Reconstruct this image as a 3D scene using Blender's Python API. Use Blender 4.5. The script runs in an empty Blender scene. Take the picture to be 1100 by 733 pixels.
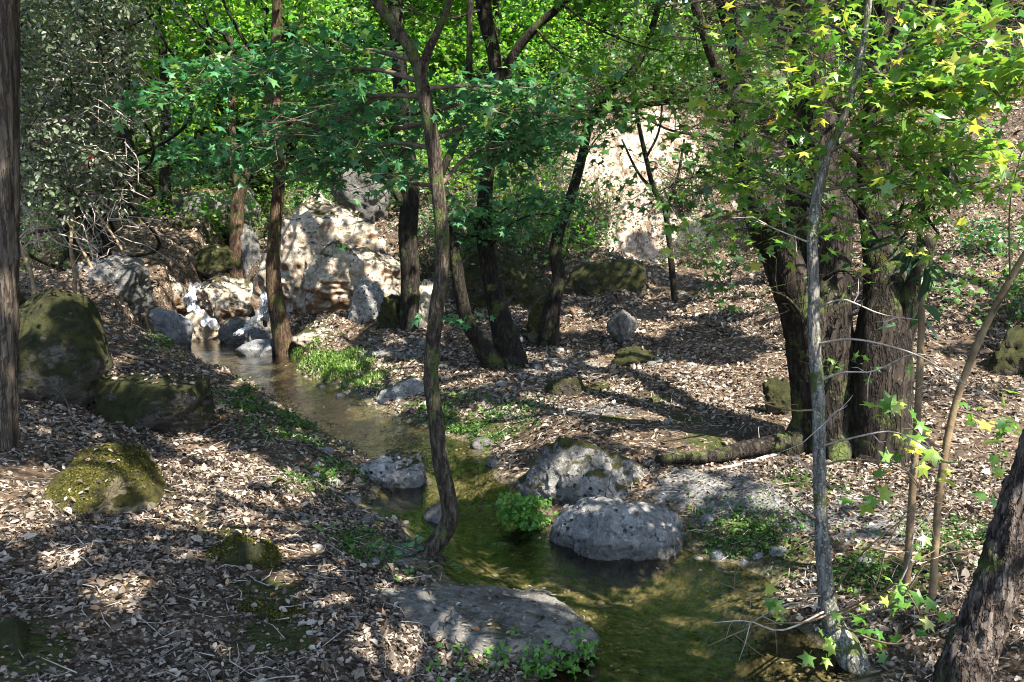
import bpy, bmesh, math, random
import numpy as np
from mathutils import Vector
R = math.radians
rng = np.random.default_rng(7)
S = bpy.context.scene
COL = S.collection

# ------------------------------------------------------------------ camera
FPX, PITCH, CAMH = 917.0, R(7.63), 2.24
cam_d = bpy.data.cameras.new('camera'); cam = bpy.data.objects.new('camera', cam_d); COL.objects.link(cam)
cam.location = (0, 0, CAMH); cam.rotation_euler = (R(90) - PITCH, 0, 0)
cam_d.sensor_width = 36; cam_d.lens = 36 * FPX / 1100; cam_d.clip_end = 400; cam_d.clip_start = .05
S.camera = cam
_cp, _sp = math.cos(PITCH), math.sin(PITCH)

def ray(px, py):
    a, b = (px - 550) / FPX, (366.5 - py) / FPX
    return np.array([a, _cp + b * _sp, -_sp + b * _cp])
def pix(px, py, Y):
    """world point seen at photo pixel (px,py) at forward distance Y"""
    d = ray(px, py); return d * (Y / d[1]) + np.array([0, 0, CAMH])
def pixz(px, py, z):
    d = ray(px, py); return d * ((z - CAMH) / d[2]) + np.array([0, 0, CAMH])

# ------------------------------------------------------------------ noise
def _hash(i, j, k, s):
    h = (i * 374761393 + j * 668265263 + k * 2147483647 + s * 974634777) & 0xffffffff
    h = ((h ^ (h >> 13)) * 1274126177) & 0xffffffff
    h = ((h ^ (h >> 16)) * 2246822519) & 0xffffffff
    return ((h ^ (h >> 15)) & 0xffffff) / float(0xffffff)
def vnoise(p, seed=0):
    """3D value noise, p (n,3) -> (n,) in -1..1"""
    p = np.asarray(p, float); i = np.floor(p).astype(np.int64); f = p - i
    f = f * f * f * (f * (f * 6 - 15) + 10)
    r = 0
    for a in (0, 1):
        for b in (0, 1):
            for c in (0, 1):
                w = (f[:, 0] if a else 1 - f[:, 0]) * (f[:, 1] if b else 1 - f[:, 1]) * (f[:, 2] if c else 1 - f[:, 2])
                r = r + w * _hash(i[:, 0] + a, i[:, 1] + b, i[:, 2] + c, seed)
    return r * 2 - 1
def fbm(p, oct=4, seed=0, gain=.5):
    r, a, t = 0, 1, 0
    p = np.asarray(p, float)
    for o in range(oct):
        r = r + a * vnoise(p * 2 ** o + 17.3 * o, seed + o); t += a; a *= gain
    return r / t
def smooth(a, b, x):
    t = np.clip((x - a) / (b - a), 0, 1); return t * t * (3 - 2 * t)

# ------------------------------------------------------------------ object helpers
def mesh_obj(name, verts, faces, mat, parent=None, smooth_=True, attrs=None):
    """faces: (m,k) array or list of such arrays"""
    me = bpy.data.meshes.new(name)
    verts = np.asarray(verts, np.float32)
    fl = faces if isinstance(faces, list) else [faces]
    fl = [np.asarray(f, np.int32) for f in fl if len(f)]
    me.vertices.add(len(verts)); me.vertices.foreach_set('co', verts.ravel())
    loops = np.concatenate([f.ravel() for f in fl]); tot = np.concatenate([np.full(len(f), f.shape[1], np.int32) for f in fl])
    me.loops.add(len(loops)); me.loops.foreach_set('vertex_index', loops)
    me.polygons.add(len(tot)); st = np.concatenate([[0], np.cumsum(tot)[:-1]]).astype(np.int32)
    me.polygons.foreach_set('loop_start', st)
    me.polygons.foreach_set('use_smooth', np.full(len(tot), bool(smooth_)))
    if attrs:
        for k, v in attrs.items():
            a = me.attributes.new(k, 'FLOAT', 'POINT'); a.data.foreach_set('value', np.asarray(v, np.float32))
    me.update(calc_edges=True); me.validate()
    if mat: me.materials.append(mat)
    o = bpy.data.objects.new(name, me); COL.objects.link(o)
    if parent: o.parent = parent
    return o
def tag(o, label, cat, group=None):
    o['label'] = label; o['category'] = cat
    if group: o['group'] = group
    return o
def kind(o, k): o['kind'] = k; return o
def thing(name, label, cat, loc=(0, 0, 0), group=None):
    o = bpy.data.objects.new(name, None); COL.objects.link(o); o.location = loc; o.empty_display_size = .1
    return tag(o, label, cat, group)
def child(name, verts, faces, mat, root, **k):
    o = mesh_obj(name, np.asarray(verts) - np.array(root.location), faces, mat, root, **k); return o
def dup(root, loc=None, rz=None, sc=None, label=None):
    r = root.copy(); COL.objects.link(r)
    for c in [c for c in bpy.data.objects if c.parent == root]:
        d = c.copy(); COL.objects.link(d); d.parent = r
    if loc is not None: r.location = loc
    if rz is not None: r.rotation_euler = (0, 0, rz)
    if sc is not None: r.scale = (sc, sc, sc)
    if label: r['label'] = label
    return r

class Tubes:
    def __init__(s): s.v, s.f, s.n = [], [], 0
    def add(s, pts, rad, seg=8, step=None, bumpy=0, seed=0, cap=True, bscale=6, flare=None):
        pts = np.asarray(pts, float); rad = np.asarray(rad, float)
        if step and len(pts) > 2 or step:
            L = np.r_[0, np.cumsum(np.linalg.norm(np.diff(pts, axis=0), axis=1))]
            n = max(int(L[-1] / step), len(pts)) + 1
            t = np.linspace(0, L[-1], n)
            # catmull-rom through the points
            P = np.vstack([2 * pts[0] - pts[1], pts, 2 * pts[-1] - pts[-2]])
            k = np.clip(np.searchsorted(L, t, side='right') - 1, 0, len(pts) - 2)
            u = ((t - L[k]) / np.maximum(L[k + 1] - L[k], 1e-9))[:, None]
            p0, p1, p2, p3 = P[k], P[k + 1], P[k + 2], P[k + 3]
            q = .5 * (2 * p1 + (p2 - p0) * u + (2 * p0 - 5 * p1 + 4 * p2 - p3) * u ** 2 + (3 * p1 - p0 - 3 * p2 + p3) * u ** 3)
            rad = np.interp(t, L, rad); pts = q
        m = len(pts)
        T = np.gradient(pts, axis=0); T /= np.linalg.norm(T, axis=1)[:, None] + 1e-9
        ref = np.array([1., 0, 0]) if abs(T[0, 0]) < .8 else np.array([0, 1., 0])
        N = np.zeros_like(pts)
        n0 = ref - T[0] * ref.dot(T[0]); N[0] = n0 / np.linalg.norm(n0)
        for i in range(1, m):
            v = N[i - 1] - T[i] * N[i - 1].dot(T[i]); N[i] = v / (np.linalg.norm(v) + 1e-9)
        B = np.cross(T, N)
        a = np.linspace(0, 2 * np.pi, seg, endpoint=False)
        d = N[:, None] * np.cos(a)[None, :, None] + B[:, None] * np.sin(a)[None, :, None]
        r = np.repeat(rad[:, None], seg, 1)
        if bumpy:
            q = (pts[:, None] + d * r[..., None]).reshape(-1, 3)
            w = q * np.array([1, 1, .3]) * bscale
            nz = (.6 * fbm(w / np.maximum(np.mean(rad), .03) * .12, 3, seed) + .4 * vnoise(w / np.maximum(np.mean(rad), .03) * .55, seed + 9)).reshape(m, seg)
            r = r * (1 + bumpy * nz)
        V = pts[:, None] + d * r[..., None]
        V = V.reshape(-1, 3)
        i = np.arange(m - 1)[:, None] * seg; j = np.arange(seg)[None]; j2 = (j + 1) % seg
        F = np.stack([i + j, i + j2, i + seg + j2, i + seg + j], -1).reshape(-1, 4) + s.n
        s.v.append(V); s.f.append(F); s.n += len(V)
        if cap:
            s.v.append(pts[-1:] + T[-1:] * rad[-1] * .5); b = s.n - seg
            k = np.arange(seg); F2 = np.stack([b + k, b + (k + 1) % seg, np.full(seg, s.n), np.full(seg, s.n)], -1)
            s.f.append(F2[:, :3]) ; s.n += 1
    def build(s, name, mat, parent=None, org=None):
        V = np.vstack(s.v); q = [f for f in s.f if f.shape[1] == 4]; t = [f for f in s.f if f.shape[1] == 3]
        fl = [np.vstack(q)] + ([np.vstack(t)] if t else [])
        if parent is not None: V = V - np.array((org or parent).location)
        return mesh_obj(name, V, fl, mat, parent)

# ------------------------------------------------------------------ materials
def mat(name):
    m = bpy.data.materials.new(name); m.use_nodes = True; nt = m.node_tree; nt.nodes.clear()
    out = nt.nodes.new('ShaderNodeOutputMaterial')
    return m, nt, out
class NB:
    """tiny node builder"""
    def __init__(s, nt): s.nt = nt
    def n(s, t, **k):
        x = s.nt.nodes.new('ShaderNode' + t)
        for a, b in k.items(): setattr(x, a, b)
        return x
    def l(s, a, b): s.nt.links.new(a, b)
    def noise(s, vec, scale, detail=4, rough=.6):
        x = s.n('TexNoise'); x.inputs['Scale'].default_value = scale; x.inputs['Detail'].default_value = detail; x.inputs['Roughness'].default_value = rough
        if vec is not None: s.l(vec, x.inputs['Vector'])
        return x.outputs['Fac']
    def vor(s, vec, scale, feature='F1', out='Distance'):
        x = s.n('TexVoronoi', feature=feature); x.inputs['Scale'].default_value = scale
        if vec is not None: s.l(vec, x.inputs['Vector'])
        return x.outputs[out]
    def ramp(s, fac, stops, interp='LINEAR'):
        x = s.n('ValToRGB'); e = x.color_ramp; e.interpolation = interp
        while len(e.elements) < len(stops): e.elements.new(.5)
        for el, (p, c) in zip(e.elements, stops): el.position = p; el.color = (*c, 1) if len(c) == 3 else c
        s.l(fac, x.inputs[0]); return x.outputs[0]
    def rampf(s, fac, a, b, lo=0, hi=1):
        x = s.n('MapRange'); x.interpolation_type = 'SMOOTHSTEP'
        s.l(fac, x.inputs[0])
        for i, v in enumerate((a, b, lo, hi)): x.inputs[i + 1].default_value = v
        return x.outputs[0]
    def math(s, op, a, b=None):
        x = s.n('Math', operation=op)
        for i, v in enumerate((a, b)):
            if v is None: continue
            if isinstance(v, (int, float)): x.inputs[i].default_value = v
            else: s.l(v, x.inputs[i])
        return x.outputs[0]
    def mix(s, fac, a, b, blend='MIX'):
        x = s.n('Mix', data_type='RGBA', blend_type=blend)
        for i, v in ((0, fac), (6, a), (7, b)):
            if isinstance(v, (int, float)): x.inputs[i].default_value = v
            elif isinstance(v, tuple): x.inputs[i].default_value = (*v, 1)
            else: s.l(v, x.inputs[i])
        return x.outputs[2]
    def bump(s, h, strength, dist, nrm=None):
        x = s.n('Bump'); x.inputs['Strength'].default_value = strength; x.inputs['Distance'].default_value = dist; s.l(h, x.inputs['Height'])
        if nrm is not None: s.l(nrm, x.inputs['Normal'])
        return x.outputs[0]
    def bsdf(s, col, rough=.85, spec=.2, nrm=None):
        x = s.n('BsdfPrincipled')
        if isinstance(col, tuple): x.inputs['Base Color'].default_value = (*col, 1)
        else: s.l(col, x.inputs['Base Color'])
        if isinstance(rough, (int, float)): x.inputs['Roughness'].default_value = rough
        else: s.l(rough, x.inputs['Roughness'])
        x.inputs['Specular IOR Level'].default_value = spec
        if nrm is not None: s.l(nrm, x.inputs['Normal'])
        return x.outputs[0]
    def pos(s): return s.n('NewGeometry').outputs['Position']
    def objc(s): return s.n('TexCoord').outputs['Object']
    def map(s, v, scale):
        x = s.n('Mapping'); x.inputs['Scale'].default_value = scale; s.l(v, x.inputs['Vector']); return x.outputs[0]
    def attr(s, name): return s.n('Attribute', attribute_name=name).outputs['Fac']

def leaf_mat(name, stops, trans, tcol_mul=1.0, rough=.42, spec=.35, tint=(1, 1, .6)):
    m, nt, out = mat(name); b = NB(nt)
    rnd = b.n('NewGeometry').outputs['Random Per Island']
    c = b.ramp(rnd, stops)
    s1 = b.bsdf(c, rough, spec)
    t = b.n('BsdfTranslucent'); tc = b.mix(1.0, c, tuple(tcol_mul * x for x in tint), 'MULTIPLY'); b.l(tc, t.inputs[0])
    mx = b.n('MixShader'); mx.inputs[0].default_value = trans; b.l(s1, mx.inputs[1]); b.l(t.outputs[0], mx.inputs[2])
    b.l(mx.outputs[0], out.inputs[0]); return m

def bark_mat(name, dark, mid, light, lichen=None, lich_amt=.5, moss=0, scale=1.0, bump=.9, stretch=.22):
    m, nt, out = mat(name); b = NB(nt); p = b.pos()
    v = b.map(p, (1, 1, stretch))
    n1 = b.noise(v, 22 * scale, 6, .65); n2 = b.noise(p, 3.5 * scale, 4); vo = b.vor(v, 30 * scale, 'DISTANCE_TO_EDGE')
    crack = b.rampf(b.math('ABSOLUTE', b.math('SUBTRACT', b.noise(v, 17 * scale, 4, .6), .5)), .0, .075)
    c = b.ramp(n1, [(.3, dark), (.5, mid), (.72, light)])
    c = b.mix(b.math('MULTIPLY', b.math('SUBTRACT', 1.0, crack), .7), c, tuple(x * .5 for x in dark))
    if lichen:
        l = b.rampf(b.math('ADD', b.math('MULTIPLY', b.noise(p, 38 * scale, 3), .6), b.math('MULTIPLY', n2, .4)), .62 - lich_amt * .2, .68 - lich_amt * .2)
        c = b.mix(l, c, lichen)
    if moss:
        mm = b.rampf(b.math('ADD', n2, b.math('MULTIPLY', b.noise(p, 25, 3), .4)), .78 - moss * .3, .95 - moss * .3)
        c = b.mix(mm, c, (.05, .065, .018))
    h = b.math('ADD', b.math('MULTIPLY', n1, .7), b.math('MULTIPLY', crack, .6))
    b.l(b.bsdf(c, .9, .15, b.bump(h, bump, .02 / scale)), out.inputs[0]); return m

def rock_mat(name, dark, mid, light, moss=.5, moss_col=((.028, .035, .008), (.13, .12, .025)), pits=.6, wetline=None, warm=None, mossz=.35, leafy=0.0):
    m, nt, out = mat(name); b = NB(nt); p = b.pos(); g = b.n('NewGeometry')
    sep = b.n('SeparateXYZ'); b.l(g.outputs['Normal'], sep.inputs[0]); nz = sep.outputs[2]
    n1 = b.noise(p, 3.2, 8, .68); n2 = b.noise(p, 16, 6, .7); n3 = b.noise(p, 60, 4, .7)
    f = b.math('ADD', b.math('MULTIPLY', n1, .5), b.math('ADD', b.math('MULTIPLY', n2, .35), b.math('MULTIPLY', n3, .25)))
    c = b.ramp(f, [(.36, dark), (.52, mid), (.68, light)])
    pit = b.rampf(b.math('ADD', b.vor(p, 15), b.math('MULTIPLY', n2, .5)), .42, .52)      # dark pock marks
    pm = b.rampf(n1, .42, .6)
    pitm = b.math('MULTIPLY', b.math('MULTIPLY', b.math('SUBTRACT', 1.0, pit), pm), pits)
    c = b.mix(pitm, c, tuple(x * .22 for x in dark))
    lich = b.rampf(b.noise(p, 26, 5, .65), .6, .66)
    c = b.mix(b.math('MULTIPLY', lich, .55), c, tuple(min(1, x * 1.5) for x in light))
    if warm:
        c = b.mix(b.rampf(b.math('ADD', b.math('MULTIPLY', nz, -.45), n1), .38, .72), c, warm)
    mo = b.math('ADD', b.math('MULTIPLY', nz, .35), b.math('ADD', b.math('MULTIPLY', b.noise(p, 2.4, 5), .75), b.math('MULTIPLY', n2, .28)))
    mm = b.rampf(mo, 1.12 - moss * .62, 1.22 - moss * .62)
    mc = b.ramp(b.noise(p, 9, 6, .75), [(.38, moss_col[0]), (.66, moss_col[1])])
    c = b.mix(mm, c, mc)
    rough = .85
    if wetline is not None:
        sp = b.n('SeparateXYZ'); b.l(p, sp.inputs[0])
        wz = b.math('ADD', sp.outputs[2], b.math('MULTIPLY', n2, -.08))
        wet = b.rampf(wz, wetline + .03, wetline - .02)
        c = b.mix(b.math('MULTIPLY', wet, .62), c, (.018, .016, .01)); rough = b.rampf(wz, wetline + .03, wetline, .85, .35)
    wv = b.n('MixRGB', blend_type='ADD'); wv.inputs[0].default_value = .22; b.l(p, wv.inputs[1]); nn_ = b.n('TexNoise'); nn_.inputs['Scale'].default_value = 5; nn_.inputs['Detail'].default_value = 4; b.l(p, nn_.inputs['Vector']); b.l(nn_.outputs['Color'], wv.inputs[2])
    ck = b.math('MULTIPLY', b.rampf(b.vor(wv.outputs[0], 3.3, 'DISTANCE_TO_EDGE'), .022, .0), b.rampf(n1, .47, .56))
    c = b.mix(b.math('MULTIPLY', ck, .3), c, tuple(x * .3 for x in dark))
    h = b.math('ADD', b.math('SUBTRACT', f, b.math('MULTIPLY', ck, .3)), b.math('MULTIPLY', pit, .28 * pits))
    h = b.math('ADD', h, b.math('MULTIPLY', b.math('MULTIPLY', mm, b.noise(p, 70, 5, .85)), 1.6))
    b.l(b.bsdf(c, rough, .25, b.bump(h, 1.0, .05)), out.inputs[0]); return m

def plain(name, c1, c2, scale=12, rough=.85, bump=.4):
    m, nt, out = mat(name); b = NB(nt); p = b.pos()
    n = b.noise(p, scale, 5); c = b.ramp(n, [(.35, c1), (.65, c2)])
    b.l(b.bsdf(c, rough, .2, b.bump(n, bump, .02)), out.inputs[0]); return m

# ------------------------------------------------------------------ terrain height
CP = []
def cp(*rows):
    for px, py, Y in rows: CP.append(pix(px, py, Y))
cp((0, 733, 3.3), (200, 733, 3.4), (380, 733, 3.8), (0, 600, 4.3), (0, 480, 5.8), (0, 405, 8), (60, 510, 5.7), (200, 560, 5.4), (330, 610, 5.0),
   (310, 490, 7.8), (230, 440, 9.2), (160, 425, 9.2), (40, 330, 11), (110, 290, 13), (160, 330, 14.5), (50, 250, 17), (0, 290, 13.5), (130, 245, 20), (-150, 300, 13), (-300, 480, 6),
   (-150, 200, 20), (110, 600, 4.4), (100, 480, 6.4), (440, 640, 4.9))
cp((760, 560, 6.3), (650, 455, 9), (570, 470, 8.6), (700, 420, 9.6), (520, 392, 11.5), (600, 355, 13.5), (650, 318, 15), (640, 285, 17), (560, 300, 16), (700, 262, 19), (690, 200, 19.8), (690, 110, 21.5), (760, 150, 21),
   (780, 350, 12.5), (830, 300, 14.5), (780, 440, 9.0), (900, 485, 7.3), (1000, 440, 8.2), (1090, 400, 9.6), (1050, 300, 12.5), (1090, 230, 14.5), (900, 230, 18), (1000, 130, 21), (800, 90, 25),
   (550, 130, 29), (300, 120, 33), (150, 150, 28), (220, 215, 24), (400, 195, 23), (340, 340, 15), (420, 345, 13.8), (1000, 560, 6.0), (1090, 530, 6.4), (1000, 655, 5.0), (1090, 690, 4.1), (890, 590, 5.9),
   (360, 378, 13.0), (1400, 300, 12), (1500, 500, 7), (600, 20, 36), (1000, 0, 30), (200, 60, 40), (-200, 60, 36))
CP += [np.array(q) for q in ((-5, 1, .9), (-9, 2, 1.9), (5, 1, .7), (9, 2, 1.8), (-4, -3, .9), (4, -3, .8), (0, -6, .5), (-14, 6, 4.), (15, 6, 4.2), (-26, 15, 9.5), (26, 14, 9.8), (-28, 34, 13.), (30, 34, 14.), (0, 48, 11.), (-20, 50, 14.), (22, 50, 15.), (-2.2, 1.5, .55), (2.5, 1.5, .35))]
CP = np.array(CP)
def _tps(r2): return r2 * np.log(np.maximum(r2, 1e-9))
_n = len(CP); _P = np.c_[np.ones(_n), CP[:, :2]]
_d2 = ((CP[:, None, :2] - CP[None, :, :2]) ** 2).sum(-1)
_A = np.block([[_tps(_d2) + np.eye(_n) * 1.2, _P], [_P.T, np.zeros((3, 3))]])
_w = np.linalg.solve(_A, np.r_[CP[:, 2], 0, 0, 0])

STREAM = []                                                       # x, y, water level, half width
for px, py, zw, hw in ((735, 690, 0, .64), (680, 640, 0, .72), (565, 598, 0, .52), (505, 562, .01, .42), (470, 538, .03, .62), (478, 495, .05, .38), (405, 462, .07, .46),
                       (350, 436, .10, .36), (300, 414, .13, .48), (240, 392, .17, 1.08), (236, 368, .17, 1.0), (236, 352, .17, .7)):
    q = pixz(px, py, zw); STREAM.append((q[0], q[1], zw, hw))
STREAM = [(1.6, -8, -.08, .8), (1.2, 0, -.03, .8), (.95, 3.2, 0, .8)] + STREAM
_e = STREAM[-1]
STREAM += [(_e[0] - .15, _e[1] + .9, 1.05, .45), (_e[0] - .4, _e[1] + 3, 1.25, .55), (_e[0] - 1.2, _e[1] + 6, 1.9, .5), (_e[0] - 2, _e[1] + 10, 3.2, .4)]
STREAM = np.array(STREAM)
def stream(x, y):
    bd = np.full(x.shape, 1e9); zw = np.zeros(x.shape); hw = np.ones(x.shape); tt = np.zeros(x.shape)
    for i in range(len(STREAM) - 1):
        a, b = STREAM[i], STREAM[i + 1]; d = b[:2] - a[:2]
        t = np.clip(((x - a[0]) * d[0] + (y - a[1]) * d[1]) / d.dot(d), 0, 1)
        dist = np.hypot(x - a[0] - t * d[0], y - a[1] - t * d[1])
        s = dist - (a[3] + t * (b[3] - a[3]))
        m = s < bd
        bd = np.where(m, s, bd); zw = np.where(m, a[2] + t * (b[2] - a[2]), zw); hw = np.where(m, a[3] + t * (b[3] - a[3]), hw); tt = np.where(m, i + t, tt)
    return bd, zw, hw, tt
def ground(x, y):
    x = np.atleast_1d(np.asarray(x, float)); y = np.atleast_1d(np.asarray(y, float))
    z = np.zeros(len(x))
    for s in range(0, len(x), 40000):
        e = slice(s, s + 40000)
        r2 = (x[e, None] - CP[None, :, 0]) ** 2 + (y[e, None] - CP[None, :, 1]) ** 2
        z[e] = _tps(r2) @ _w[:_n] + _w[_n] + _w[_n + 1] * x[e] + _w[_n + 2] * y[e]
    p = np.c_[x, y, np.zeros(len(x))]
    far = smooth(8, 22, y)
    z += fbm(p * .7, 4, 3) * (.10 + .45 * far) + fbm(p * 3.1, 3, 8) * (.035 + .08 * far)
    bd, zw, hw, tt = stream(x, y)
    bd = bd + fbm(p * 1.9, 3, 21) * .24
    z = np.maximum(z, zw + .03 + .25 * smooth(0, 1.2, bd))
    bed = zw - .05 - .13 * smooth(0, -.45, bd) + fbm(p * 6, 2, 5) * .03
    k = smooth(-.12, .32, bd)
    return bed * (1 - k) + z * k
def gz(x, y): return float(ground([x], [y])[0])
def hit(px, py, y0=2.5, y1=45):
    """where the ray through a photo pixel meets the ground"""
    Y = np.linspace(y0, y1, 900); d = ray(px, py); q = d[None] * (Y / d[1])[:, None]; q[:, 2] += CAMH
    g = ground(q[:, 0], q[:, 1]); i = np.argmax(q[:, 2] < g)
    return q[i] if q[i, 2] < g[i] else q[-1]

# ------------------------------------------------------------------ light
SUN_AZ, SUN_EL = R(140), R(53)          # clockwise from +Y: behind the camera, to the right
TO_SUN = np.array([math.sin(SUN_AZ) * math.cos(SUN_EL), math.cos(SUN_AZ) * math.cos(SUN_EL), math.sin(SUN_EL)])
sl = bpy.data.lights.new('sun', 'SUN'); sl.energy = 4.9; sl.angle = R(.53); sl.color = (1, .92, .80)
so = bpy.data.objects.new('sun', sl); COL.objects.link(so); so.location = (6, -8, 30)
so.rotation_euler = Vector(-TO_SUN).to_track_quat('-Z', 'Y').to_euler()
W = bpy.data.worlds.new('World'); S.world = W; W.use_nodes = True
nt = W.node_tree; nt.nodes.clear()
sk = nt.nodes.new('ShaderNodeTexSky'); sk.sky_type = 'NISHITA'; sk.sun_disc = False; sk.sun_elevation = SUN_EL; sk.sun_rotation = SUN_AZ
bg = nt.nodes.new('ShaderNodeBackground'); bg.inputs[1].default_value = .125; wo = nt.nodes.new('ShaderNodeOutputWorld')
nt.links.new(sk.outputs[0], bg.inputs[0]); nt.links.new(bg.outputs[0], wo.inputs[0])
S.view_settings.view_transform = 'Standard'; S.view_settings.look = 'None'; S.view_settings.gamma = 1; S.view_settings.exposure = 2.35
S.render.engine = 'CYCLES'; cy = S.cycles
cy.max_bounces = 7; cy.diffuse_bounces = 3; cy.glossy_bounces = 2; cy.transmission_bounces = 4; cy.transparent_max_bounces = 6
cy.use_denoising = True; cy.filter_width = 1.05; cy.caustics_reflective = False; cy.caustics_refractive = False; cy.sample_clamp_indirect = 6

# gaps in the canopy: where the photo has sun, the crowns above have an opening towards it
_su = np.cross(TO_SUN, [0, 0, 1]); _su /= np.linalg.norm(_su); _sv = np.cross(_su, TO_SUN)
SHAFTS = []
def shaft(px, py, r, Y=None, keep=.0): SHAFTS.append((hit(px, py) if Y is None else pix(px, py, Y), r, keep))
def open_sky(P, thr):
    """True where a leaf may stand"""
    uv = np.c_[P @ _su, P @ _sv, np.zeros(len(P))]
    n = .62 * fbm(uv * 1.1, 2, 41) + .38 * fbm(uv * 4.2, 2, 47)
    ok = n < thr
    rr = rng.random(len(P)); wob = 1 + .45 * vnoise(uv * 2.3, 77)
    for C, r, keep in SHAFTS:
        d = P - C; al = d @ TO_SUN; pr = np.linalg.norm(d - al[:, None] * TO_SUN, axis=1)
        ok &= ~((al > .7) & (pr < r * wob) & (rr > keep))
    return ok

# ------------------------------------------------------------------ ground sheet
def steps(segs):
    out = []
    for a, b, s in segs: out += list(np.arange(a, b - 1e-6, s))
    return np.array(out + [segs[-1][1]])
gx = steps([(-32, -14, 1.2), (-14, -8, .25), (-8, -4, .1), (-4, 4, .05), (4, 8, .1), (8, 14, .25), (14, 32, 1.2)])
gy = steps([(-8, 2, .5), (2, 10, .05), (10, 17, .1), (17, 28, .2), (28, 50, .8)])
XX, YY = np.meshgrid(gx, gy); fx, fy = XX.ravel(), YY.ravel(); gzv = ground(fx, fy)
bd0, zw0, hw0, tt0 = stream(fx, fy)
def spots(x, y, lst):
    m = np.zeros(len(x))
    for px, py, r in lst:
        c = hit(px, py); m = np.maximum(m, np.exp(-((x - c[0]) ** 2 + (y - c[1]) ** 2) / (r * r)))
    return m
P2 = np.c_[fx, fy, np.zeros(len(fx))]
MOSS_SPOTS = [(235, 575, .22), (255, 595, .22), (285, 640, .22), (300, 690, .25), (175, 530, .18), (215, 560, .15), (20, 700, .3), (605, 412, .3), (640, 415, .25), (700, 430, .3), (735, 450, .25), (690, 380, .4), (320, 455, .45), (280, 440, .5), (490, 460, .45), (440, 545, .2), (395, 545, .22), (520, 465, .4), (560, 540, .2), (740, 590, .25), (800, 575, .25), (760, 475, .3), (860, 520, .25), (660, 450, .2), (830, 610, .3), (950, 620, .4)]
moss_a = spots(fx, fy, MOSS_SPOTS)
gravel_a = spots(fx, fy, [(800, 530, .6), (880, 545, .55), (960, 560, .5), (740, 520, .4), (600, 400, .8), (420, 375, .8), (540, 440, .5), (640, 440, .5), (380, 430, .5), (560, 420, .6), (430, 590, .3)])
bare_a = spots(fx, fy, [(690, 215, 1.2), (655, 175, 1.0), (720, 180, 1.1), (640, 235, .8), (700, 150, .8), (735, 225, .7)])
ny, nx = len(gy), len(gx)
i = np.arange(ny - 1)[:, None] * nx; j = np.arange(nx - 1)[None]
GF = np.stack([i + j, i + j + 1, i + nx + j + 1, i + nx + j], -1).reshape(-1, 4)

m, nt, out = mat('forest_floor'); b = NB(nt); p = b.pos()
n1 = b.noise(p, 1.6, 6); n2 = b.noise(p, 9, 6, .7); n3 = b.noise(p, 45, 5, .75)
lf = b.vor(p, 30, 'F1', 'Color'); lfd = b.vor(p, 30)
sepc = b.n('SeparateColor'); b.l(lf, sepc.inputs[0])
leafc = b.ramp(sepc.outputs[0], [(.0, (.02, .013, .008)), (.3, (.07, .045, .028)), (.55, (.14, .10, .068)), (.8, (.21, .16, .115)), (1, (.29, .24, .185))])
soil = b.ramp(n2, [(.3, (.02, .014, .009)), (.7, (.075, .054, .036))])
c = b.mix(b.rampf(b.math('ADD', n2, b.math('MULTIPLY', n1, .5)), .62, .8), leafc, soil)
grav = b.ramp(b.math('ADD', b.math('MULTIPLY', n3, .7), b.math('MULTIPLY', n2, .3)), [(.36, (.03, .03, .03)), (.5, (.10, .10, .098)), (.66, (.23, .23, .225))])
c = b.mix(b.rampf(b.math('ADD', b.attr('gravel'), b.math('MULTIPLY', b.math('SUBTRACT', n2, .5), 2.2)), .42, .7), c, grav)
bare = b.ramp(b.math('ADD', b.math('MULTIPLY', n2, .6), b.math('MULTIPLY', n3, .4)), [(.36, (.10, .065, .04)), (.48, (.27, .215, .165)), (.62, (.42, .37, .315))])
stn = b.noise(b.map(p, (1, .6, .25)), 5, 5, .7); bare = b.mix(b.rampf(stn, .5, .62), bare, (.10, .07, .045)); bare = b.mix(b.rampf(b.vor(p, 3.5), .32, .12), bare, (.12, .085, .055))
c = b.mix(b.rampf(b.math('ADD', b.attr('bare'), b.math('MULTIPLY', b.math('SUBTRACT', b.math('ADD', b.math('MULTIPLY', n2, .5), b.math('MULTIPLY', n1, .5)), .5), 2.2)), .42, .6), c, bare)
mo = b.ramp(b.noise(p, 14, 6, .75), [(.38, (.014, .019, .005)), (.68, (.055, .06, .015))])
c = b.mix(b.rampf(b.math('ADD', b.attr('moss'), b.math('MULTIPLY', b.math('SUBTRACT', n2, .5), 2.4)), .45, .7), c, mo)
peb = b.ramp(b.vor(p, 13, 'F1', 'Distance'), [(.0, (.20, .165, .10)), (.45, (.115, .10, .06)), (.8, (.04, .037, .022))])
bedc = b.mix(b.rampf(n1, .48, .68), peb, (.06, .055, .034))
bedc = b.mix(b.rampf(n2, .54, .64), bedc, (.03, .026, .016))
c = b.mix(b.attr('bed'), c, bedc)
h = b.math('ADD', b.math('MULTIPLY', n3, .4), b.math('ADD', b.math('MULTIPLY', lfd, .8), b.math('MULTIPLY', n2, .5)))
b.l(b.bsdf(c, .9, .15, b.bump(h, .9, .03)), out.inputs[0]); M_GROUND = m
o = mesh_obj('ground', np.c_[fx, fy, gzv], GF, M_GROUND, attrs={'bed': smooth(.10, -.04, gzv - zw0 - .02) * (bd0 < .5), 'moss': moss_a, 'gravel': gravel_a, 'bare': bare_a})
kind(o, 'structure')

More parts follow.
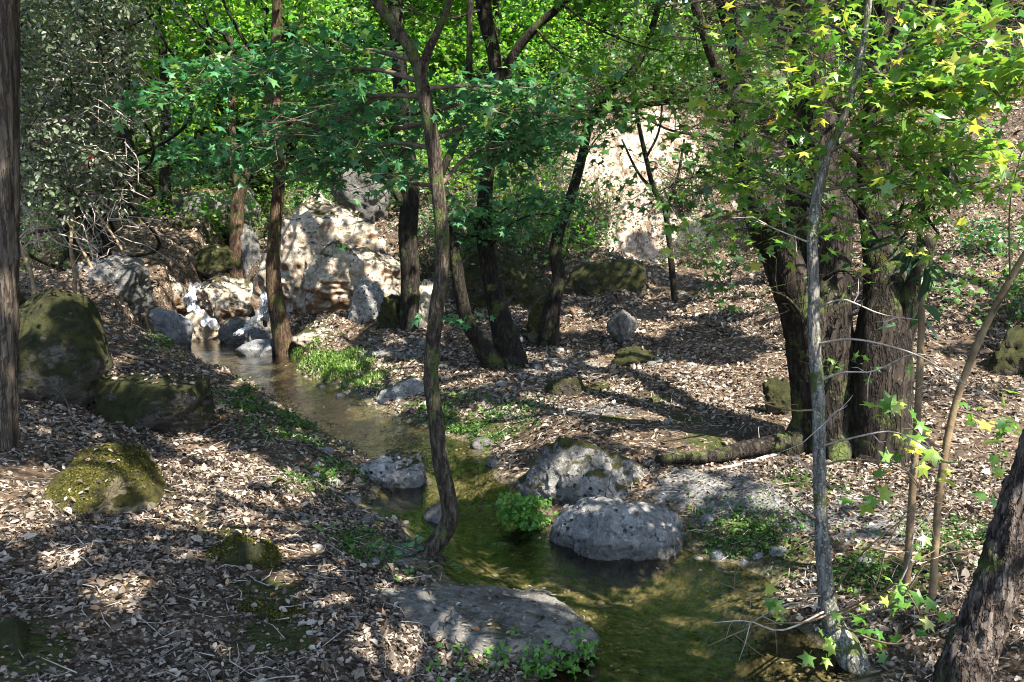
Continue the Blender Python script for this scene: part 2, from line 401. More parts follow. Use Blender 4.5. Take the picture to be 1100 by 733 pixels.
# water: a sheet at the stream's level, cut where it runs under the banks and at the little fall
wx = np.arange(-6.5, 3.6, .06); wy = np.arange(-4, 17.6, .06)
XX, YY = np.meshgrid(wx, wy); ax, ay = XX.ravel(), YY.ravel(); bdw, zww, hww, ttw = stream(ax, ay)
i = np.arange(len(wy) - 1)[:, None] * len(wx); j = np.arange(len(wx) - 1)[None]
WF = np.stack([i + j, i + j + 1, i + len(wx) + j + 1, i + len(wx) + j], -1).reshape(-1, 4)
okv = (bdw < .5) & (ttw < 14.02)
WF = WF[okv[WF].all(1)]
use = np.unique(WF); rm = -np.ones(len(ax), int); rm[use] = np.arange(len(use))
wvz = zww + fbm(np.c_[ax * 2.5, ay * 2.5, ax * 0], 2, 61) * .008
m, nt, out = mat('stream_water'); b = NB(nt); p = b.pos()
w1 = b.noise(b.map(p, (1, .75, 1)), 7, 3, .55); w2 = b.noise(p, 26, 3, .6)
nr = b.bump(b.math('ADD', w1, b.math('MULTIPLY', w2, .3)), .22, .06)
fr = b.n('Fresnel'); fr.inputs[0].default_value = 1.33; b.l(nr, fr.inputs['Normal'])
tr = b.n('BsdfTransparent'); tr.inputs[0].default_value = (.77, .755, .62, 1)
gl = b.n('BsdfGlossy'); gl.inputs['Roughness'].default_value = .06; b.l(nr, gl.inputs['Normal'])
mx = b.n('MixShader'); b.l(b.math('MINIMUM', b.math('MULTIPLY', fr.outputs[0], 1.9), 1.0), mx.inputs[0]); b.l(tr.outputs[0], mx.inputs[1]); b.l(gl.outputs[0], mx.inputs[2]); b.l(mx.outputs[0], out.inputs[0])
M_WATER = m
o = mesh_obj('water', np.c_[ax, ay, wvz][use], rm[WF], M_WATER); kind(o, 'structure')

# ------------------------------------------------------------------ rocks
M_ROCK = {
 'grey': rock_mat('grey_limestone', (.035, .035, .034), (.11, .11, .107), (.25, .25, .242), moss=.3, pits=1.0, wetline=.05),
 'mossgrey': rock_mat('mossy_limestone', (.03, .028, .025), (.095, .092, .084), (.24, .233, .217), moss=.72, pits=.9, wetline=.06),
 'lichen': rock_mat('lichen_limestone', (.035, .034, .032), (.14, .137, .13), (.34, .335, .32), moss=.5, pits=1.0, wetline=.06),
 'moss': rock_mat('moss_covered_rock', (.02, .017, .012), (.052, .045, .033), (.12, .108, .085), moss=1.1, moss_col=((.02, .026, .006), (.075, .075, .018)), pits=.5),
 'mound': rock_mat('thick_moss', (.05, .045, .03), (.12, .10, .06), (.2, .18, .12), moss=1.0, moss_col=((.02, .022, .004), (.14, .12, .02)), pits=.2),
 'sun': rock_mat('pale_limestone', (.09, .07, .045), (.24, .205, .155), (.46, .42, .36), moss=.6, moss_col=((.022, .022, .007), (.12, .10, .03)), pits=1.0, warm=(.15, .08, .04)),
 'dark': rock_mat('dark_rock', (.03, .029, .027), (.075, .072, .066), (.16, .155, .145), moss=.4, pits=.6),
 'blue': rock_mat('blue_grey_rock', (.05, .054, .06), (.115, .122, .132), (.21, .218, .226), moss=.2, pits=.5, wetline=.22),
 'ledge': rock_mat('grey_ledge', (.04, .038, .033), (.095, .09, .08), (.18, .172, .157), moss=.3, pits=.35, wetline=.055),
 'tan': rock_mat('tan_rock', (.12, .095, .065), (.30, .25, .185), (.48, .42, .34), moss=.3, pits=.7),
 'stone': rock_mat('pale_stone', (.06, .06, .06), (.13, .13, .127), (.22, .22, .215), moss=.2, pits=.2),
}
_ico = {}
def ico(sub):
    if sub not in _ico:
        bm = bmesh.new(); bmesh.ops.create_icosphere(bm, subdivisions=sub, radius=1)
        _ico[sub] = (np.array([v.co[:] for v in bm.verts]), np.array([[v.index for v in f.verts] for f in bm.faces])); bm.free()
    return _ico[sub]
def rock_shape(seed, sub=6, cuts=9, rough=.16, flat_top=0, aspect=(1, 1, 1)):
    r = np.random.default_rng(seed); p, f = ico(sub); p = p.copy()
    p *= (1 + .22 * fbm(p * 1.1 + seed * 3.7, 2, seed))[:, None]
    for k in range(cuts):
        n = r.normal(size=3); n[2] = n[2] * .7 + .15; n /= np.linalg.norm(n); d = p @ n - r.uniform(.55, .85)
        p -= np.where(d > 0, d * r.uniform(.55, .9), 0)[:, None] * n
    if flat_top: p[:, 2] = np.where(p[:, 2] > flat_top, flat_top + (p[:, 2] - flat_top) * .25, p[:, 2])
    q = p * np.array(aspect)
    nrm = p / np.linalg.norm(p, axis=1)[:, None]
    rid = 1 - np.abs(fbm(q * 2.3 + seed, 4, seed + 5)) * 2
    p += nrm * (rough * fbm(q * 2.2 + seed, 5, seed + 1, .55) + rough * .35 * (rid - .5) - rough * .45 * smooth(.15, .5, vnoise(q * 6.5 + seed, seed + 3)))[:, None]
    p += nrm * (rough * .16 * vnoise(q * 17, seed + 8))[:, None]
    return p, f
def rock(label, x0, x1, y0, y1, Y, m, seed, depth=.8, sub=6, cuts=9, rough=.16, sink=.4, flat_top=0, name='boulder', rot=0, cat='boulder', group=None):
    """a rock filling the photo box x0..x1, y0..y1 (y1 = where it meets the ground) at distance Y"""
    Y = Y + (x1 - x0) / FPX * Y / 2 * depth * .35; w = (x1 - x0) / FPX * Y * 1.05; top = pix((x0 + x1) / 2, y0, Y); bot = pix((x0 + x1) / 2, y1, Y); h = top[2] - bot[2]
    asp = np.array([1, depth, min(1, h / w * 1.2)])
    p, f = rock_shape(seed, sub, cuts, rough, flat_top, asp)
    for a in range(3): p[:, a] = (p[:, a] - p[:, a].min()) / np.ptp(p[:, a]) * 2 - 1
    lo = -1; p[:, 2] = (p[:, 2] + 1) / 2                       # 0..1
    p = p * np.array([w / 2, w / 2 * depth, h * (1 + sink)]) - np.array([0, 0, h * sink])
    if rot:
        c, s = math.cos(rot), math.sin(rot); p[:, :2] = p[:, :2] @ np.array([[c, s], [-s, c]])
    o = mesh_obj(name, p, f, M_ROCK[m]); o.location = bot
    return tag(o, label, cat, group)
# near and middle
rock('grey pitted dome-shaped boulder standing at the edge of the clear stream', 588, 738, 533, 616, 5.75, 'grey', 11, .85, 7, 2, .09, .35)
rock('grey boulder with mossy brown-green top, behind the smooth grey dome boulder in the stream', 556, 694, 468, 566, 6.6, 'mossgrey', 29, .8, 6, 6, .13)
rock('rough grey and white rock lying mid-stream behind the slender foreground tree', 388, 462, 485, 540, 7.2, 'lichen', 31, .9, 6, 8, .18)
rock('pale grey rock on the far stream bank half hidden by the foreground trunk', 406, 472, 404, 452, 10.2, 'lichen', 44, .8, 5, 9, .18)
rock('small dark wet stone sticking out of the water beside the foreground tree', 452, 490, 540, 566, 6.3, 'dark', 47, .9, 4, 8, .16, name='stone', cat='stone')
rock('flat wet stone at the low riffle between grey rock and mossy boulder', 486, 545, 548, 570, 6.6, 'blue', 49, .7, 4, 8, .14, name='stone', cat='stone')
_c = pixz(506, 672, .12); _p, _f = rock_shape(58, 7, 4, .10, .5)
for _a in range(3): _p[:, _a] = (_p[:, _a] - _p[:, _a].min()) / np.ptp(_p[:, _a]) * 2 - 1
_tp = smooth(-.6, 1, _p[:, 2]); _p = _p * np.array([.70, .40, .15]); _p[:, 2] += -.05 * _p[:, 0] + .028 * fbm(_p * 4, 4, 5)
_r = -.10; _p[:, :2] = _p[:, :2] @ np.array([[math.cos(_r), math.sin(_r)], [-math.sin(_r), math.cos(_r)]])
_o = mesh_obj('rock_ledge', _p, _f, M_ROCK['ledge']); _o.location = _c + np.array([0, .08, -.05]); tag(_o, 'broad flat grey ledge with fallen leaves jutting into the stream at its near bend', 'rock ledge')
rock('large rounded boulder with mossy top and bare grey face on the left bank', 4, 122, 309, 418, 7.8, 'moss', 61, .85, 6, 2, .07, .25)
rock('low dark mossy slab in front of the large round boulder on the left bank', 98, 226, 402, 448, 7.7, 'moss', 66, .6, 5, 8, .14, .5, .5, rot=-.12)
rock('yellow-green moss-covered mound rising from the leaf litter on the left slope', 58, 172, 480, 526, 5.35, 'mound', 70, 1.25, 6, 3, .10, 1.1, name='mossy_rock', cat='mossy rock')
rock('mossy rock half buried in the litter near the lower left corner of the bank', -30, 58, 664, 740, 3.45, 'moss', 73, .8, 5, 6, .12, .6)
rock('weathered grey boulder patched with lichen, uphill behind the large mossy round boulder', 78, 160, 272, 334, 12.6, 'dark', 77, .9, 6, 8, .17)
rock('mossy rock mostly hidden behind the straight trunk at the left border', -20, 30, 300, 350, 9, 'moss', 78, .9, 5, 8, .15)
rock('low dark moss-covered hump on the left slope below the yellow-green mound', 205, 305, 576, 606, 4.75, 'moss', 74, .7, 5, 4, .10, .9, name='mossy_rock', cat='mossy rock')
rock('flat dark moss-covered hump lowest on the left slope near the ledge', 250, 350, 646, 678, 4.1, 'moss', 75, .7, 5, 4, .10, .9, name='mossy_rock', cat='mossy rock')
# fall and pool
rock('smooth blue-grey slab sloping into the pool left of the little waterfall', 150, 208, 330, 384, 14.6, 'blue', 83, 1.0, 5, 7, .12, .4, rot=.2)
rock('tan rounded rock between the blue-grey slab and the little waterfall', 192, 238, 334, 366, 15.6, 'tan', 85, .9, 5, 7, .14)
rock('big sunlit white rock with dark hollow that the little waterfall runs over', 206, 284, 296, 352, 16.9, 'sun', 88, .8, 6, 8, .17, .3)
rock('sunlit pale rock on the bank above and left of the little waterfall', 150, 202, 290, 330, 17, 'sun', 91, .9, 5, 8, .17)
rock('dark wet rock at the foot of the right-hand water strand', 236, 292, 340, 378, 15.3, 'dark', 93, .9, 5, 9, .2)
rock('dark low rock at the right rim of the pool beside the leaning brown trunk', 258, 300, 352, 382, 14.4, 'dark', 95, .8, 5, 9, .18)
rock('flat wet stone at the pool edge in front of the dark rocks', 252, 298, 364, 386, 13.8, 'blue', 97, .8, 4, 8, .14, name='stone', cat='stone')
rock('green mossy stone on the left rim of the pool', 148, 176, 362, 380, 13, 'moss', 98, .8, 4, 8, .14, name='stone', cat='stone')
rock('huge sunlit yellowish boulder with honeycomb pits behind the leaning brown trunk', 276, 420, 205, 352, 15.8, 'sun', 102, .75, 7, 26, .12, .2)
rock('sunlit block leaning on the lower right of the huge yellowish boulder', 330, 432, 258, 338, 14.9, 'sun', 105, .7, 6, 20, .12, .2)
rock('dark lichen-covered rock in front of the huge sunlit boulder', 374, 416, 300, 346, 14.0, 'lichen', 107, .9, 5, 9, .18)
rock('small yellow-mossed stone at the foot of the brown trunk right of the huge boulder', 408, 442, 316, 348, 13.6, 'moss', 109, .9, 5, 9, .18)
rock('flat sunlit stone slab at the foot of the huge yellowish boulder', 316, 372, 350, 374, 13.6, 'sun', 111, .8, 5, 8, .12)
rock('mossy brown rock between the two dark trunks in the clearing', 440, 478, 300, 346, 13.4, 'tan', 113, .9, 5, 9, .18)
rock('large dark mossy boulder standing behind the twin-stemmed tree', 486, 592, 262, 352, 14.6, 'moss', 117, .8, 6, 10, .2)
rock('long low dark rock lying at the foot of the leaf-covered slope', 606, 696, 278, 320, 15.2, 'moss', 121, .5, 5, 9, .16)
rock('mossy stone at the base of the bent thin tree', 566, 600, 322, 362, 13.0, 'mound', 123, .9, 5, 8, .16)
rock('small black and white rock alone on the leaf-covered clearing', 652, 684, 332, 358, 12.4, 'dark', 127, .9, 5, 9, .2)
rock('mossy green clump of rock in the middle of the clearing', 585, 630, 404, 426, 9.6, 'moss', 129, .8, 5, 8, .16, name='mossy_rock', cat='mossy rock')
rock('low mossy rock in the clearing below the small black and white rock', 655, 712, 372, 394, 11.0, 'moss', 131, .8, 5, 8, .16, name='mossy_rock', cat='mossy rock')
rock('small upright rock with moss cap beside the big dark plane tree', 818, 852, 405, 440, 8.6, 'moss', 137, .9, 5, 7, .14)
rock('flat grey rock slab lying in the right bank between fallen twigs', 745, 852, 512, 556, 6.6, 'ledge', 139, .8, 5, 7, .12, .8, .4, name='rock_ledge', cat='rock ledge')
rock('low grey rock behind the mossy boulder on the right bank', 686, 760, 480, 510, 7.2, 'mossgrey', 141, .7, 5, 8, .16)
rock('wide pale rock shelf under the litter right of the grey sapling', 890, 1010, 545, 590, 6.0, 'ledge', 143, .7, 5, 7, .12, .9, .4, name='rock_ledge', cat='rock ledge')
rock('rounded grey rock at the water edge behind the grey sapling stem', 834, 906, 610, 662, 5.1, 'mossgrey', 147, .8, 5, 7, .14)
rock('small dark rock on the waterline right of the grey dome boulder', 744, 790, 588, 616, 5.75, 'dark', 148, .8, 4, 8, .16)
rock('dark mossy boulder in shade behind the thin stems at the right border', 1060, 1130, 350, 420, 9.6, 'moss', 149, .8, 5, 8, .16)
# upstream
for k, (x0, x1, y0, y1, Y, mm, lb) in enumerate([
    (60, 118, 238, 284, 17.5, 'dark', 'lichen-spotted rock under the leaning dead sticks up the left bank'),
    (104, 168, 222, 276, 19, 'mossgrey', 'grey mossy boulder right in front of the dark trunks upstream'),
    (170, 232, 232, 274, 20, 'moss', 'mossy rock in the shaded gully above the waterfall'),
    (176, 246, 206, 242, 22, 'dark', 'dark boulder higher up the gully between thin trunks'),
    (226, 280, 200, 244, 22.5, 'mossgrey', 'grey boulder under the leafy spray at the head of the gully'),
    (130, 176, 206, 232, 24, 'sun', 'sunlit pale rock beyond the dark trunks upstream'),
    (208, 262, 262, 292, 18.5, 'moss', 'green mossy stone just above the lip of the waterfall'),
    (255, 282, 240, 300, 18.6, 'dark', 'shaded rock wedged beside the left edge of the huge sunlit boulder'),
    (358, 420, 160, 224, 19.5, 'dark', 'dark rock wall in shade on top of the huge sunlit boulder')]):
    rock(lb, x0, x1, y0, y1, Y, mm, 160 + k * 3, .9, 5, 9, .18)
# embedded outcrop of the sunlit slope
rock('pale outcrop breaking through the sunlit bare slope', 632, 750, 150, 262, 20.4, 'sun', 201, .5, 6, 9, .12, .2, name='rock_outcrop', cat='outcrop')
# loose stones (three shapes, copied)
protos = []
for k in range(3):
    p, f = rock_shape(300 + k, 3, 6, .1); protos.append((p / np.ptp(p[:, 0]) * np.array([1, .8, .6]), f))
def stone(px, py, w, label, m='stone', group=None):
    c = hit(px, py); k = stone.i % 3; stone.i += 1
    key = (k, m)
    if key not in stone.c:
        o = mesh_obj('stone', protos[k][0], protos[k][1], M_ROCK[m]); stone.c[key] = o
    else:
        o = stone.c[key].copy(); COL.objects.link(o)
    s = w / FPX * c[1]; o.location = c + np.array([0, 0, s * .04]); o.scale = (s, s, s); o.rotation_euler = (0, 0, rng.uniform(0, 6))
    tag(o, label, 'stone', group)
stone.i, stone.c = 0, {}
stone(252, 531, 13, 'smooth pale blue-grey pebble lying alone on the leaf-covered left slope', 'blue')
for q in [(560, 405), (575, 398), (640, 398), (700, 392), (706, 388), (690, 402), (540, 415), (655, 430), (628, 442), (735, 405), (590, 445), (600, 380), (715, 455), (755, 440), (500, 420), (520, 430), (425, 372), (440, 380), (455, 372), (410, 385), (398, 372), (475, 395), (560, 370), (742, 395), (770, 420), (660, 395)]:
    stone(q[0] + rng.uniform(-3, 3), q[1] + rng.uniform(-3, 3), rng.uniform(7, 15), 'small grey stone scattered on the leafy clearing', 'stone', 'stones scattered on the clearing')
for q in [(340, 500), (352, 486), (345, 575), (340, 590), (400, 605), (325, 555), (372, 590), (358, 520)]:
    stone(q[0], q[1], rng.uniform(9, 17), 'grey stone lying along the left edge of the stream', 'stone', 'stones along the left stream edge')
for q in [(420, 470), (435, 478), (365, 428), (330, 425), (345, 418), (455, 520), (500, 540), (520, 556), (380, 540), (395, 560), (530, 500), (520, 480), (470, 470), (315, 425)]:
    stone(q[0], q[1], rng.uniform(12, 26), 'dark wet stone breaking the water of the narrow stream', 'dark', 'wet stones in the stream')
for q in [(770, 600), (800, 606), (815, 600), (838, 596), (790, 592), (905, 600), (930, 605), (950, 600), (980, 625), (760, 560)]:
    stone(q[0], q[1], rng.uniform(10, 22), 'grey stone set in the muddy right bank of the stream', 'stone', 'stones along the right stream bank')

# ------------------------------------------------------------------ leaves
def star_leaf():
    tips = [(90, .62), (90 - 62, .58), (90 + 62, .58), (90 - 122, .42), (90 + 122, .42)]
    nots = [(90 - 31, .27), (90 + 31, .27), (90 - 94, .25), (90 + 94, .25), (270, .13)]
    al = sorted([(a % 360, r) for a, r in tips + nots])
    v = [(math.cos(R(a)) * r, math.sin(R(a)) * r + .38, -.16 * r) for a, r in al]
    v.append((0, .38, .0)); n = len(al)
    v += [(-.012, -.02, 0), (.012, -.02, 0)]
    f = [(i, (i + 1) % n, n) for i in range(n)] + [(n + 1, n + 2, n)]
    return np.array(v), np.array(f)
def star_small():
    v = [(0, 0, 0), (.5, .22, -.06), (.24, .46, 0), (0, 1, -.08), (-.24, .46, 0), (-.5, .22, -.06)]
    return np.array(v), np.array([(0, 1, 2), (0, 2, 4), (2, 3, 4), (0, 4, 5)])
def oval_leaf(w=.32):
    v = [(0, 0, 0), (w, .3, .07), (w * .8, .68, .05), (0, 1, -.08), (-w * .8, .68, .05), (-w, .3, .07)]
    return np.array(v), np.array([(0, 1, 2), (0, 2, 3), (0, 3, 4), (0, 4, 5)])
STAR, FAR, OVAL, LANCE = star_leaf(), star_small(), oval_leaf(), oval_leaf(.055)
def unit(v): return v / (np.linalg.norm(v, axis=-1, keepdims=True) + 1e-9)
def leaf_cloud(pos, tmpl, size, up=None, jitter=.6, fwd=None):
    n = len(pos); T, F = tmpl
    up = np.array([[0, 0, 1.]]) if up is None else up
    N = unit(up + rng.normal(size=(n, 3)) * jitter)
    D = rng.normal(size=(n, 3)) if fwd is None else fwd + rng.normal(size=(n, 3)) * .45
    D = unit(D - N * (D * N).sum(1, keepdims=True)); X = np.cross(D, N)
    sc = (np.full(n, size) if np.isscalar(size) else size) * rng.uniform(.6, 1.2, n)
    M = np.stack([X, D, N], 1)                                           # rows
    TT = np.repeat(T[None], n, 0); TT[:, :, 2] *= rng.uniform(-.6, 3.2, n)[:, None]; TT[:, :, 2] += (T[:, 1] ** 2)[None] * rng.normal(size=(n, 1)) * .12; TT[:, :, 0] *= rng.uniform(.75, 1.15, (n, 1))
    V = np.einsum('nkj,njc->nkc', TT, M) * sc[:, None, None] + pos[:, None]
    Fa = F[None] + (np.arange(n) * len(T))[:, None, None]
    return V.reshape(-1, 3), Fa.reshape(-1, F.shape[1])
class Foliage:
    def __init__(s): s.v, s.f, s.n = [], [], 0
    def add(s, pos, tmpl, size, **k):
        if not len(pos): return
        V, F = leaf_cloud(np.asarray(pos), tmpl, size, **k); s.v.append(V); s.f.append(F + s.n); s.n += len(V)
    def build(s, name, m, root=None, org=None):
        V = np.vstack(s.v); F = np.vstack(s.f)
        if root is not None: V = V - np.array((org or root).location)
        return mesh_obj(name, V, F, m, root, smooth_=False)

def wander(a, b, n=6, amp=.08, droop=0):
    a, b = np.array(a, float), np.array(b, float); t = np.linspace(0, 1, n)[:, None]
    L = np.linalg.norm(b - a); q = a + (b - a) * t
    q[1:-1] += rng.normal(size=(n - 2, 3)) * amp * L
    q[:, 2] -= droop * L * (t[:, 0] ** 2); return q
def interp(pts, t):
    pts = np.asarray(pts); k = np.linspace(0, 1, len(pts)); return np.array([np.interp(t, k, pts[:, a]) for a in range(3)]).T
def spray(T, L, path, r0, n_tw, tw_len, n_leaf, size, tmpl=STAR, flat=.25, jitter=.55, start=.15, droop=.12, rt=.003, fwd_up=None, test=None):
    """leafy branch: a limb along path, flat side twigs, leaves along the twigs"""
    path = np.asarray(path); T.add(path, np.linspace(r0, rt, len(path)), 6, step=.08)
    for k in range(n_tw):
        t = rng.uniform(start, 1); p = interp(path, [t])[0]; q = interp(path, [min(1, t + .05)])[0] - interp(path, [max(0, t - .05)])[0]
        d = unit(q + np.linalg.norm(q) * rng.normal(size=3) * np.array([1.1, 1.1, flat * 1.6]))
        ln = tw_len * rng.uniform(.4, 1.1); e = p + d * ln; tw = wander(p, e, 4, .06, droop)
        T.add(tw, np.linspace(rt * 1.2, rt * .5, 4), 4)
        n = rng.poisson(n_leaf)
        if n:
            tt = rng.uniform(.25, 1, n); lp = interp(tw, tt) + rng.normal(size=(n, 3)) * np.array([.09, .09, .09 * max(flat, .15)])
            if test is not None: lp = lp[test(lp)]
            L.add(lp, tmpl, size, jitter=jitter)
def limb(root, bark, leaf, path, *a, **k):
    T, L = Tubes(), Foliage(); spray(T, L, path, *a, test=lambda q: open_sky(q, 9), **k)
    bo = T.build('branch', M_BARK[bark], root)
    if L.n: L.build('leaves', M_LEAF[leaf], bo, root)
def crown(T, L, roots, center, radii, n_cl, per, size, tmpl=FAR, cl_r=.55, thr=.28, limbs=10, r0=.06, jitter=.8, low=None):
    c, rr = np.array(center), np.array(radii)
    d = unit(rng.normal(size=(n_cl, 3))) * (rng.uniform(.25, 1, n_cl) ** .5)[:, None]
    cl = c + d * rr
    if low is not None: cl = cl[cl[:, 2] > low]
    for k in range(min(limbs, len(cl))):
        a = np.array(roots[k % len(roots)]); T.add(wander(a, cl[k], 6, .07, -.08), np.linspace(r0, r0 * .2, 6), 6, step=.3)
    P = np.repeat(cl, per, 0) + rng.normal(size=(len(cl) * per, 3)) * np.array([cl_r, cl_r, cl_r * .45])
    if thr is not None: P = P[open_sky(P, thr)]
    L.add(P, tmpl, size, jitter=jitter)

G_DARK = [(0, (.026, .07, .018)), (.5, (.045, .11, .026)), (1, (.08, .15, .032))]
G_TEAL = [(0, (.025, .105, .042)), (.5, (.045, .155, .062)), (.85, (.085, .20, .07)), (1, (.16, .24, .06))]
G_LIME = [(0, (.04, .12, .018)), (.5, (.08, .18, .028)), (.85, (.14, .23, .035)), (1, (.22, .26, .045))]
G_NEAR = [(0, (.05, .14, .025)), (.45, (.10, .21, .035)), (.8, (.18, .27, .045)), (.93, (.30, .32, .06)), (1, (.30, .20, .04))]
G_GREY = [(0, (.05, .08, .035)), (.5, (.09, .12, .065)), (1, (.16, .17, .13))]
M_LEAF = {'dark': leaf_mat('dark_foliage', G_DARK, .3, 1.5), 'teal': leaf_mat('sweetgum_foliage', G_TEAL, .32, 1.6, tint=(.9, 1, .6)),
          'lime': leaf_mat('light_foliage', G_LIME, .5, 2.4, tint=(.85, 1, .5)), 'near': leaf_mat('bright_foliage', G_NEAR, .4, 1.9, rough=.35, spec=.5),
          'grey': leaf_mat('grey_green_foliage', G_GREY, .2, 1.2, spec=.4), 'oleander': leaf_mat('oleander_foliage', [(0, (.02, .06, .028)), (1, (.05, .11, .05))], .2, 1.4, spec=.5),
          'fern': leaf_mat('fern_foliage', [(0, (.035, .12, .012)), (1, (.10, .22, .03))], .35, 1.7),
          'grass': leaf_mat('grass_blades', [(0, (.04, .10, .015)), (.7, (.09, .17, .025)), (1, (.17, .19, .05))], .35, 1.6),
          'herb': leaf_mat('herb_foliage', [(0, (.02, .055, .01)), (.6, (.045, .11, .02)), (1, (.10, .16, .03))], .3, 1.5),
          'moss': leaf_mat('moss_tufts', [(0, (.02, .024, .005)), (.6, (.055, .055, .011)), (1, (.13, .12, .025))], .15, 1.2, rough=.8, spec=.1),
          'red': leaf_mat('red_leaf', [(0, (.10, .006, .01)), (1, (.13, .012, .012))], .3, 1.5)}
M_LITTER = leaf_mat('dry_leaves', [(0, (.02, .012, .008)), (.28, (.058, .043, .032)), (.52, (.12, .095, .072)), (.73, (.20, .168, .136)), (.88, (.30, .255, .212)), (.955, (.37, .32, .26)), (1, (.24, .11, .035))], .12, 1.0, rough=.6, spec=.25, tint=(1, .9, .7))
M_BARK = {'slender': bark_mat('slender_bark', (.016, .012, .009), (.05, .039, .029), (.11, .092, .07), (.15, .145, .12), .25, .3, 1.6, .9),
          'grey': bark_mat('grey_lichen_bark', (.06, .055, .048), (.14, .132, .12), (.24, .232, .215), (.27, .28, .23), .5, .3, 2.2, .6),
          'plane': bark_mat('old_plane_bark', (.008, .0065, .005), (.022, .017, .013), (.05, .041, .034), (.085, .085, .075), .2, .2, .8, 1.0),
          'brown': bark_mat('brown_bark', (.022, .014, .009), (.07, .044, .028), (.13, .085, .055), None, 0, .2, 1.4, .9),
          'dark': bark_mat('dark_bark', (.007, .006, .005), (.018, .015, .012), (.042, .036, .03), (.07, .07, .06), .15, .2, 1.2, .8),
          'rough': bark_mat('deep_furrowed_bark', (.012, .009, .007), (.075, .057, .047), (.20, .165, .14), None, 0, .1, 1.3, 1.0, .25),
          'cedar': bark_mat('stringy_grey_bark', (.02, .016, .012), (.075, .060, .047), (.15, .125, .10), None, 0, 0, 1.3, .9, .06),
          'twig': plain('dry_twig', (.20, .16, .135), (.40, .35, .31), 20), 'branch': plain('brown_twig', (.05, .035, .025), (.12, .09, .07), 20), 'stem': plain('smooth_brown_stem', (.10, .07, .04), (.19, .14, .08), 14)}
def stem_path(rows, Y=None):
    """rows: (px,py,width_px[,Y]) -> points, radii"""
    P, r = [], []
    for q in rows:
        y = q[3] if len(q) > 3 else Y
        P.append(pix(q[0], q[1], y)); r.append(q[2] / 2 / FPX * y)
    return np.array(P), np.array(r)

# places the sun reaches: (pixel, radius, optional distance)
for q in [(690, 200, 1.0), (650, 180, .9), (720, 185, .9), (650, 235, .7), (690, 150, .9), (250, 372, .4), (350, 385, .5), (310, 385, .4), (345, 362, .6), (600, 432, .55), (540, 460, .4), (660, 415, .5), (730, 400, .5), (780, 400, .4), (580, 470, .3), (870, 350, .5), (245, 388, .4), (440, 400, .4), (560, 440, .4), (640, 430, .35), (700, 440, .5), (760, 430, .5), (820, 400, .5), (740, 475, .4), (800, 450, .4), (640, 390, .4), (560, 395, .4), (500, 405, .4), (690, 350, .4), (620, 345, .4), (790, 330, .6), (760, 290, .7), (850, 310, .6), (1010, 300, .7), (1080, 300, .7), (1060, 250, .8), (980, 350, .5), (1050, 400, .5), (440, 425, .4),
          (170, 515, .2), (195, 520, .22), (230, 545, .2), (270, 570, .2), (350, 605, .26), (400, 625, .26), (180, 508, .2), (215, 530, .22), (250, 552, .22), (290, 580, .24), (330, 605, .26), (385, 612, .3), (425, 632, .28), (20, 525, .24), (80, 545, .22), (10, 565, .2), (265, 505, .2), (320, 525, .2), (60, 600, .16), (470, 690, .2), (560, 668, .2), (415, 690, .2), (375, 655, .2), (150, 560, .14), (205, 480, .25), (130, 640, .14), (240, 700, .12)]:
    shaft(q[0], q[1], q[2] * 1.35)
for q in [(340, 250, 1.3, 15.4), (320, 225, 1.0, 15.6), (395, 285, .8, 14.8), (245, 320, .9, 16.6), (180, 305, .7, 16.8), (205, 345, .5, 15.2), (340, 362, .5, 13.6), (640, 200, .9, 20), (80, 60, .5, 8), (130, 110, .5, 8.2), (50, 130, .35, 8), (605, 490, .16, 6.4), (110, 490, .25, 5.3)]:
    shaft(q[0], q[1], q[2], q[3], .1)
for q in [(1000, 100, .5, 4.1), (960, 130, .5, 4.1), (900, 120, .5, 4.2), (1050, 90, .45, 4.0), (870, 110, .3, 4.3), (975, 480, .3, 4.3), (1010, 470, .3, 4.3), (1060, 640, .2, 3.1), (1040, 700, .2, 3.1), (470, 190, .3, 5.6), (308, 300, .3, 14), (300, 85, .55, 6.5), (240, 75, .55, 6.8), (400, 80, .4, 6.2), (520, 120, .35, 6.2), (880, 690, .15, 4.1), (960, 650, .2, 3.9)]:
    shaft(q[0], q[1], q[2], q[3])
for q in [(230, 60, 2.6, 24), (120, 40, 2.0, 24), (420, 50, 2.6, 26), (520, 60, 2.2, 26), (600, 70, 2.0, 24), (330, 30, 2.6, 30), (660, 60, 1.8, 24), (760, 80, 1.5, 20), (500, 230, .5, 12.0)]:
    shaft(q[0], q[1], q[2], q[3], .15)

# ---- the slender tree leaning up in front
def to_ground(P):
    P[0, 2] = min(P[0, 2], gz(P[0, 0], P[0, 1]) - .05); return P
P, r = stem_path([(458, 606, 40), (463, 592, 28), (478, 570, 25), (484, 548, 24), (474, 500, 22), (468, 450, 21), (463, 400, 21), (468, 340, 21), (475, 290, 20), (474, 240, 20), (470, 200, 20), (463, 140, 20), (455, 100, 20), (449, 68, 19)], 5.55)
r *= np.linspace(.85, .72, len(r))
P = to_ground(P); B = gz(P[0, 0], P[0, 1])
root = thing('sweetgum_tree', 'slender sweetgum tree with curved foot rooted at the stream bend in the foreground', 'tree', (P[0, 0], P[0, 1], B))
T = Tubes(); T.add(P, r, 20, .03, .10, 3)
f1, q1 = stem_path([(449, 70, 13, 5.55), (436, 45, 12.5, 5.55), (420, 22, 12, 5.6), (404, 0, 12, 5.6), (385, -60, 11, 5.6), (370, -160, 10, 5.7), (380, -300, 8, 5.7)])
f2, q2 = stem_path([(452, 80, 12, 5.55), (460, 55, 9, 5.5), (472, 30, 8, 5.45), (482, 5, 7, 5.4), (500, -60, 7, 5.3), (510, -200, 6, 5.2)])
